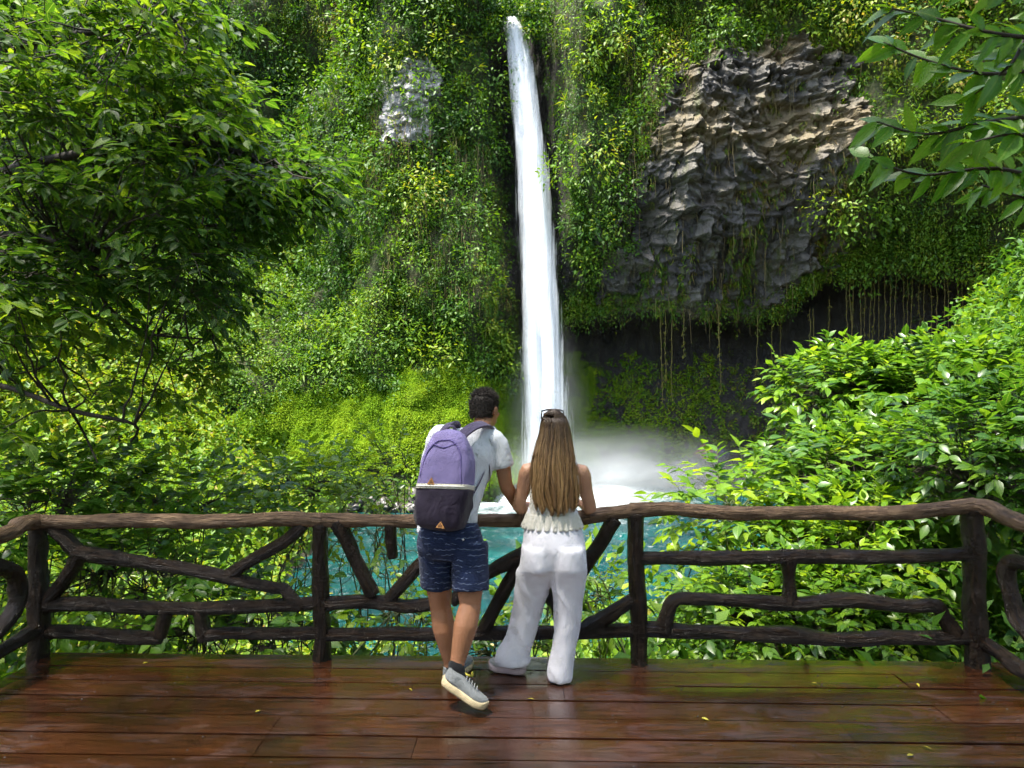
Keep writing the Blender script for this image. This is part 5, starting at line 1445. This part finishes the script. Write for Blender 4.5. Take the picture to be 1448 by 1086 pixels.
# ---------------------------------------------------------------- ferns
def fern(label, base, nf, length, aim, tint, group, spread=1.0):
    root = empty('fern', base, label, 'fern', group)
    LV = Leaves('lo'); pls = []
    for i in range(nf):
        a = aim + rng.uniform(-1, 1) * spread; el = rng.uniform(.35, 1.0); ln = length * rng.uniform(.75, 1.15)
        d = np.array([math.cos(a) * math.cos(el), math.sin(a) * math.cos(el), math.sin(el)])
        s = np.linspace(0, 1, 34); sag = rng.uniform(.45, .8)
        pl = np.array(base) + d * (ln * s)[:, None] + np.array([0, 0, -1]) * (ln * sag * s ** 2)[:, None]
        pls.append(pl[::3])
        tg = unit(np.gradient(pl, axis=0)); sd = unit(np.cross(tg, np.array([0, 0, 1.0]))); nrm = np.cross(sd, tg)
        w_ = ln * .24 * np.sin(PI * np.clip(s * .93 + .07, 0, 1)) ** .8 * (1 - .3 * s)
        for sg in (1, -1):
            ax = sd * sg + tg * .35 + np.array([0, 0, -.12])
            LV.add(pl[3:], ax[3:], nrm[3:] + rng.normal(0, .12, (31, 3)), w_[3:], ln * .034, tint + rng.normal(0, .08, 31))
    k = min(len(p) for p in pls)
    stick_obj('stems', [sticks(np.stack([p[:k] for p in pls]), .006, .002)], M_stem, root)
    LV.build('foliage', M_near_lo, root)
    return root
M_near_lo = leaf_mat('fern_green', [(0, (.02, .08, .006)), (.5, (.08, .19, .01)), (1, (.19, .29, .018))], .42, .5, .3)
FG = 'ferns on the right bank'
fern('bright feathery fern with long fronds stretching out over the far end of the pool', at(1190, 655, 8.4), 17, 1.15, PI * 1.02, .8, FG, .8)
fern('second feathery fern just below the first, nearer the right top rail', at(1235, 705, 7.6), 12, .8, PI * 1.1, .7, FG, 1.0)
fern('fern with low fronds seen through the right railing panel', at(1160, 855, 5.9), 12, .55, PI * 1.3, .75, FG, 1.6)
fern('dark fern hanging under the leaves near the corner post', at(1290, 830, 5.8), 10, .5, PI * 1.2, .45, FG, 1.5)

# ---------------------------------------------------------------- tree leaning in from the left
def poly_rand(poly, n):
    p = np.array(poly, float); o = np.zeros((0, 2))
    while len(o) < n:
        q = rng.uniform(p.min(0), p.max(0), (n * 2, 2)); o = np.concatenate([o, q[inpoly(q[:, 0], q[:, 1], p)]])
    return o[:n]
tr = empty('leaning_tree', (-8.6, 6.6, -1.6), 'dark leafy tree reaching into the picture over the left railing', 'tree')
limbs_px = [([(-400, 700), (-380, 400), (-330, 100), (-280, -200)], 6.8, .17, .09),
            ([(-360, 360), (-180, 300), (-20, 250), (130, 215), (280, 205), (390, 232), (440, 258)], 6.6, .07, .014),
            ([(-350, 200), (-150, 110), (50, 60), (170, 40), (250, 30)], 6.2, .06, .012),
            ([(-330, 60), (-100, -40), (80, -70), (220, -80)], 5.6, .06, .012),
            ([(-370, 430), (-160, 360), (0, 332), (90, 345), (138, 385), (150, 430), (205, 470), (300, 480)], 6.0, .045, .008),
            ([(-380, 520), (-150, 520), (0, 545), (100, 580), (190, 600), (185, 625)], 5.4, .035, .007),
            ([(100, 580), (120, 615), (138, 655)], 5.4, .014, .006),
            ([(-350, 250), (-120, 180), (60, 150), (200, 130), (320, 150)], 7.2, .05, .010),
            ([(-370, 420), (-150, 420), (30, 400), (180, 330), (330, 320)], 7.4, .05, .010),
            ([(150, 430), (120, 470), (60, 520), (0, 530)], 5.9, .012, .005)]
lv, lf_, limb_pts = [], [], []
for pts, Yl_, r0, r1 in limbs_px:
    q = [P(a, b_, Yl_ + .35 * math.sin(i * 1.3)) for i, (a, b_) in enumerate(pts)]
    v, f = tube(q, list(np.linspace(r0, r1, len(q))), 10, .12)
    o = len(lv); lv += v; lf_ += [tuple(i + o for i in x) for x in f]
    rp, _ = resample(q, .1, .15); limb_pts += [tuple(p) for p in rp]
v, f = tube([(-8.6, 6.6, -1.8), (-8.3, 6.7, .5), (-7.9, 6.8, 2.2), P(-380, 400, 6.8)], [.26, .22, .19, .16], 14, .2)
limb_pts = np.array(limb_pts)
crown = [(-70, -70), (240, -80), (268, -40), (285, 40), (262, 95), (330, 110), (345, 135), (318, 190), (395, 205), (468, 262), (455, 285), (375, 292), (330, 320), (352, 400), (300, 440), (200, 400), (100, 440), (-70, 500)]
lowc = [(-70, 420), (120, 420), (330, 440), (400, 520), (250, 580), (60, 600), (-70, 620)]
q = np.concatenate([poly_rand(crown, 385), poly_rand([(330, 175), (400, 205), (468, 258), (455, 285), (375, 300), (325, 330), (300, 250)], 44), poly_rand([(250, 60), (345, 128), (318, 195), (240, 180)], 20)]); q2 = poly_rand(lowc, 34)
qq = np.concatenate([q, q2]); yy = np.concatenate([np.concatenate([rng.uniform(4.8, 8.6, 385), rng.uniform(6.0, 7.6, 64)]), rng.uniform(4.6, 8, 34)])
cc = np.stack([(qq[:, 0] - 724) / FPX * yy, yy, EYE - (qq[:, 1] - 543) / FPX * yy], -1)
LT = Leaves('hi')
near = limb_pts[np.argmin(np.linalg.norm(cc[:, None] - limb_pts[None], axis=2), 1)]
s = np.linspace(0, 1, 8)[None, :, None]
conn = near[:, None] + (cc - near)[:, None] * s + np.cumsum(rng.normal(0, .03, (len(cc), 8, 3)), 1) * np.sin(s * PI)
st = np.repeat(cc, 5, 0); dd = rand_unit((len(st),)) * np.array([1, 1, .5]) + np.array([.55, -.1, -.05])
tt = np.repeat(np.concatenate([np.clip(-.20 + .95 * fbm(q[:, 0] * .008, q[:, 1] * .008, 77, 3), 0, 1), np.full(34, .7)]), 5)
pl = twigs(LT, st, dd, rng.uniform(.3, .65, len(st)), 10, .112, tt, .18, aspect=.48, upn=.8, start=.1, tv=.22)
trunk = link('trunk', mesh_py('trunk', *join([(v, f), (lv, lf_)])), M_bark, tr)
crown_o = LT.build('crown', M_tree, tr)
stick_obj('branches', [sticks(conn, .011, .004, 5), sticks(pl, .004, .0015, 4)], M_bark, trunk)

# ---------------------------------------------------------------- broad-leaved branch at the upper right
ob = empty('overhanging_tree', (4.7, 3.3, -1.2), 'tree with large oval leaves hanging into the upper right corner', 'tree')
bl, lo_ = [], []
LB = Leaves('hi')
bp = [([(1640, 60), (1500, 55), (1410, 48), (1330, 28), (1262, 12)], 3.3), ([(1640, 190), (1500, 165), (1400, 172), (1310, 190), (1240, 172)], 3.5),
      ([(1640, 260), (1480, 250), (1400, 238), (1300, 247), (1228, 222)], 3.7), ([(1640, 120), (1490, 100), (1390, 104), (1310, 85), (1250, 60)], 3.9),
      ([(1640, -20), (1500, -30), (1400, -20), (1320, -40)], 3.2), ([(1640, 10), (1480, 20), (1430, 90), (1370, 140)], 3.4), ([(1640, 300), (1500, 215), (1440, 190), (1380, 200)], 3.3),
      ([(1640, 330), (1520, 290), (1450, 280), (1390, 262)], 4.0)]
for pts, yb in bp:
    q = [P(a, b_, yb + .12 * math.sin(i * 2.1)) for i, (a, b_) in enumerate(pts)]
    bl.append(tube(q, list(np.linspace(.016, .004, len(q))), 7, .05))
    rp, _ = resample(q, .01, .055); rp = np.array([tuple(p) for p in rp])
    for i in range(3, len(rp)):
        for rep_ in range(2 if i % 3 == 0 else 1):
            tg = rp[i] - rp[i - 1]; tg = tg / np.linalg.norm(tg)
            sg = 1 if (i + rep_) % 2 else -1
            ax = tg * rng.uniform(.3, 1.0) + np.array([0, 0, 1]) * sg * rng.uniform(.15, .8) + np.array([-.1, rng.uniform(-.5, .4), -.25])
            LB.add(rp[i:i+1], ax[None], (np.array([rng.uniform(-.3, .3), -1.0, .45]) + rng.normal(0, .3, 3))[None], rng.uniform(.11, .22), rng.uniform(.05, .092), np.clip(rng.normal(.62, .2), 0, 1))
tk = tube([(4.7, 3.3, -1.2), (4.75, 3.4, 1), (4.6, 3.5, 3), (4.4, 3.5, 5)], [.11, .09, .08, .05], 12, .2)
bo = [tube([(4.7, 3.4, 2.2), P(1640, p_[0][1], yb)], [.03, .016], 7, .1) for p_, yb in bp]
bt = link('trunk', mesh_py('trunk', *join([tk] + bo + bl)), M_bark, ob)
M_big = leaf_mat('large_leaves', [(0, (.02, .08, .008)), (.5, (.06, .18, .012)), (1, (.15, .30, .02))], .45, .36, .5, veins=True)
LB.build('crown', M_big, ob)

# ---------------------------------------------------------------- unseen tree behind the camera, crown spread to shade the deck
sh = empty('shade_tree', (-4.5, -4.5, -1.0), 'unseen broad tree behind the deck, crown spread to shade its boards', 'tree')
LS = Leaves('lo'); n = SHADE_TUFTS
c = np.stack([rng.uniform(-8, 8, n), rng.uniform(-9, 3.9, n), rng.uniform(5.9, 8.8, n)], -1)
clumps(LS, c, np.tile(np.array([0, 0, .6]), (n, 1)), rng.uniform(.4, 1.0, n), 26, .3, rng.uniform(.2, .6, n), .2, 0, .9, .5)
c = np.stack([rng.uniform(-9, 9, n), rng.uniform(-10, -4, n), rng.uniform(-.5, 5, n)], -1)
clumps(LS, c, np.tile(np.array([0, 0, .6]), (n, 1)), rng.uniform(.5, 1.2, n), 20, .32, rng.uniform(.1, .5, n), .2, 0, .9, .5)
link('trunk', mesh_py('trunk', *tube([(-4.5, -4.5, -1.2), (-4.2, -4.3, 2), (-3, -3.5, 5), (0, -2.5, 6.5)], [.3, .25, .18, .08], 14, .3)), M_bark, sh)
LS.build('crown', M_far, sh)

# ---------------------------------------------------------------- vines hanging from the overhang
protos = []
VG = 'thin vines hanging from the overhang in front of the cave'
VL = 'thin yellowish hanging vine, one strand of the curtain dangling from the overhang'
def make_vine(ln, seed):
    r_ = np.random.default_rng(seed); k = 26
    s = np.linspace(0, 1, k)
    pl = np.stack([np.cumsum(r_.normal(0, .03, k)), np.cumsum(r_.normal(0, .02, k)), -ln * s], -1)
    root = empty('hanging_vine', (0, 0, 0), VL, 'vine', VG)
    stick_obj('stem', [sticks(pl[None], .030, .013, 5)], M_vinestem, root)
    V = Leaves('lo'); j = r_.integers(0, k, 46)
    V.add(pl[j] + r_.normal(0, .05, (46, 3)), r_.normal(0, .6, (46, 3)) + np.array([0, -.2, -.8]), r_.normal(0, .5, (46, 3)) + np.array([0, -.7, .4]), .2, .09, r_.random(46))
    V.build('leaves', M_vine, root)
    return root
M_vinestem = simple_mat('vine_stem', (.15, .125, .03), .7, .4, 6)
pr = [make_vine(l, i + 3) for i, l in enumerate((3.6, 5.4, 7.0, 8.6))]
vx = [(932, 2), (940, 1), (951, 3), (968, 0), (1014, 2), (1018, 0), (1073, 2), (1092, 1), (1104, 1), (1146, 3), (1150, 3), (1172, 0), (1195, 2), (1201, 3), (1208, 2), (1216, 3), (1222, 1), (1233, 3), (1238, 2), (1243, 3),
      (1252, 2), (1260, 1), (1268, 3), (1276, 2), (1284, 1), (1292, 2), (1301, 0), (1310, 2), (1318, 1), (1326, 2), (1334, 3), (1342, 1), (1352, 2), (1362, 1), (1375, 2)]
used = set()
rv = random.Random(3)
for x_, k_ in vx:
    if k_ in used:
        r0 = pr[k_]; o = r0.copy(); COL.objects.link(o)
        for ch in r0.children:
            c_ = ch.copy(); COL.objects.link(c_); c_.parent = o
    else: o = pr[k_]; used.add(k_)
    Y_ = 44.5; X_ = (x_ - 724) / FPX * Y_
    Zt = float(lip(np.array([X_]))[0]) + .5; Yc = float(cliffY(np.array([X_]), np.array([Zt]))[0]) - .35
    X_ = (x_ - 724) / FPX * Yc
    o.location = (X_, Yc, Zt); o.rotation_euler = (0, 0, rv.uniform(0, 6)); o.scale = (1, 1, rv.uniform(.85, 1.3) * (1.2 if x_ > 1140 else 1))

# ---------------------------------------------------------------- boulders
def rock_mesh(name, seed, flat=.7):
    bm = bmesh.new(); bmesh.ops.create_icosphere(bm, subdivisions=4, radius=1)
    for v in bm.verts:
        p = v.co * 1.1 + Vector((seed * 7.1, 0, 0))
        v.co *= 1 + .45 * (noise.noise(p) ) + .2 * noise.noise(p * 2.3) + .06 * noise.noise(p * 6)
        v.co.z *= flat
    me = bpy.data.meshes.new(name); bm.to_mesh(me); bm.free(); return me
M_rock = simple_mat('wet_grey_boulder', (.085, .078, .07), .38, .45, 2.5, .6, 8)
M_red = simple_mat('reddish_boulder', (.12, .045, .03), .45, .3, 2.5, .5, 8)
M_stone = simple_mat('pale_stone', (.33, .30, .26), .45, .35, 9, .5, 25)
BG1 = 'wet boulders along the far edge of the pool'
first = {}
rms = [rock_mesh('boulder', i, .65 + .08 * i) for i in range(4)]
def boulder(X, Y, Z, s, label, group, mat, i):
    me = rms[i] if mat is M_rock else rms[i].copy()
    o = bpy.data.objects.new('boulder', me); COL.objects.link(o)
    if not me.materials: me.materials.append(mat)
    elif me.materials[0] is not mat: me.materials.clear(); me.materials.append(mat)
    me.polygons.foreach_set('use_smooth', np.ones(len(me.polygons), dtype=bool))
    o.location = (X, Y, Z); o.scale = (s, s * .8, s * .8); o.rotation_euler = (rv.uniform(-.3, .3), rv.uniform(-.3, .3), rv.uniform(0, 6))
    tag(o, label, 'rock', group)
for i in range(44):
    if i < 30: X_ = rv.uniform(4.5, 21)
    else: X_ = rv.uniform(-10.5, -5)
    Z_ = WATER_Z + rv.uniform(-.2, 1.7) ** 1; Y_ = float(cliffY(np.array([X_]), np.array([Z_]))[0]) - .25
    if i >= 30: Y_ = min(Y_, 45.5); Z_ = WATER_Z + rv.uniform(-.2, 1.0)
    boulder(X_, Y_, Z_, rv.uniform(.28, .85), 'wet dark boulder at the foot of the cave wall, one of a jumble' if i < 30 else 'grey boulder at the water line below the mossy slope, one of several', BG1 if i < 30 else 'boulders below the mossy slope', M_rock, i % 4)
p_ = P(1000, 640, 52.5); boulder(p_.x, p_.y, p_.z, 1.0, 'rusty red boulder on the far shore to the right of the mist', None, M_red, 1)
p_ = P(1018, 643, 52.2); boulder(p_.x, p_.y, p_.z, .8, 'slate-blue boulder leaning on the rusty red one', None, simple_mat('slate', (.05, .056, .075), .35, .3, 3), 2)
for i in range(26):
    a = rv.uniform(140, 400); b_ = rv.uniform(755, 850); Y_ = 9
    for _ in range(12):
        q_ = P(a, b_, Y_); Y_ += (g(q_.x, Y_) - q_.z) * -1.2; Y_ = min(max(Y_, 6), 20)
    q_ = P(a, b_, Y_); boulder(q_.x, q_.y, g(q_.x, q_.y) + .05, rv.uniform(.10, .26), 'pale wet stone among leaves on the left bank, seen through the railing', 'pale stones on the left bank', M_stone, i % 4)
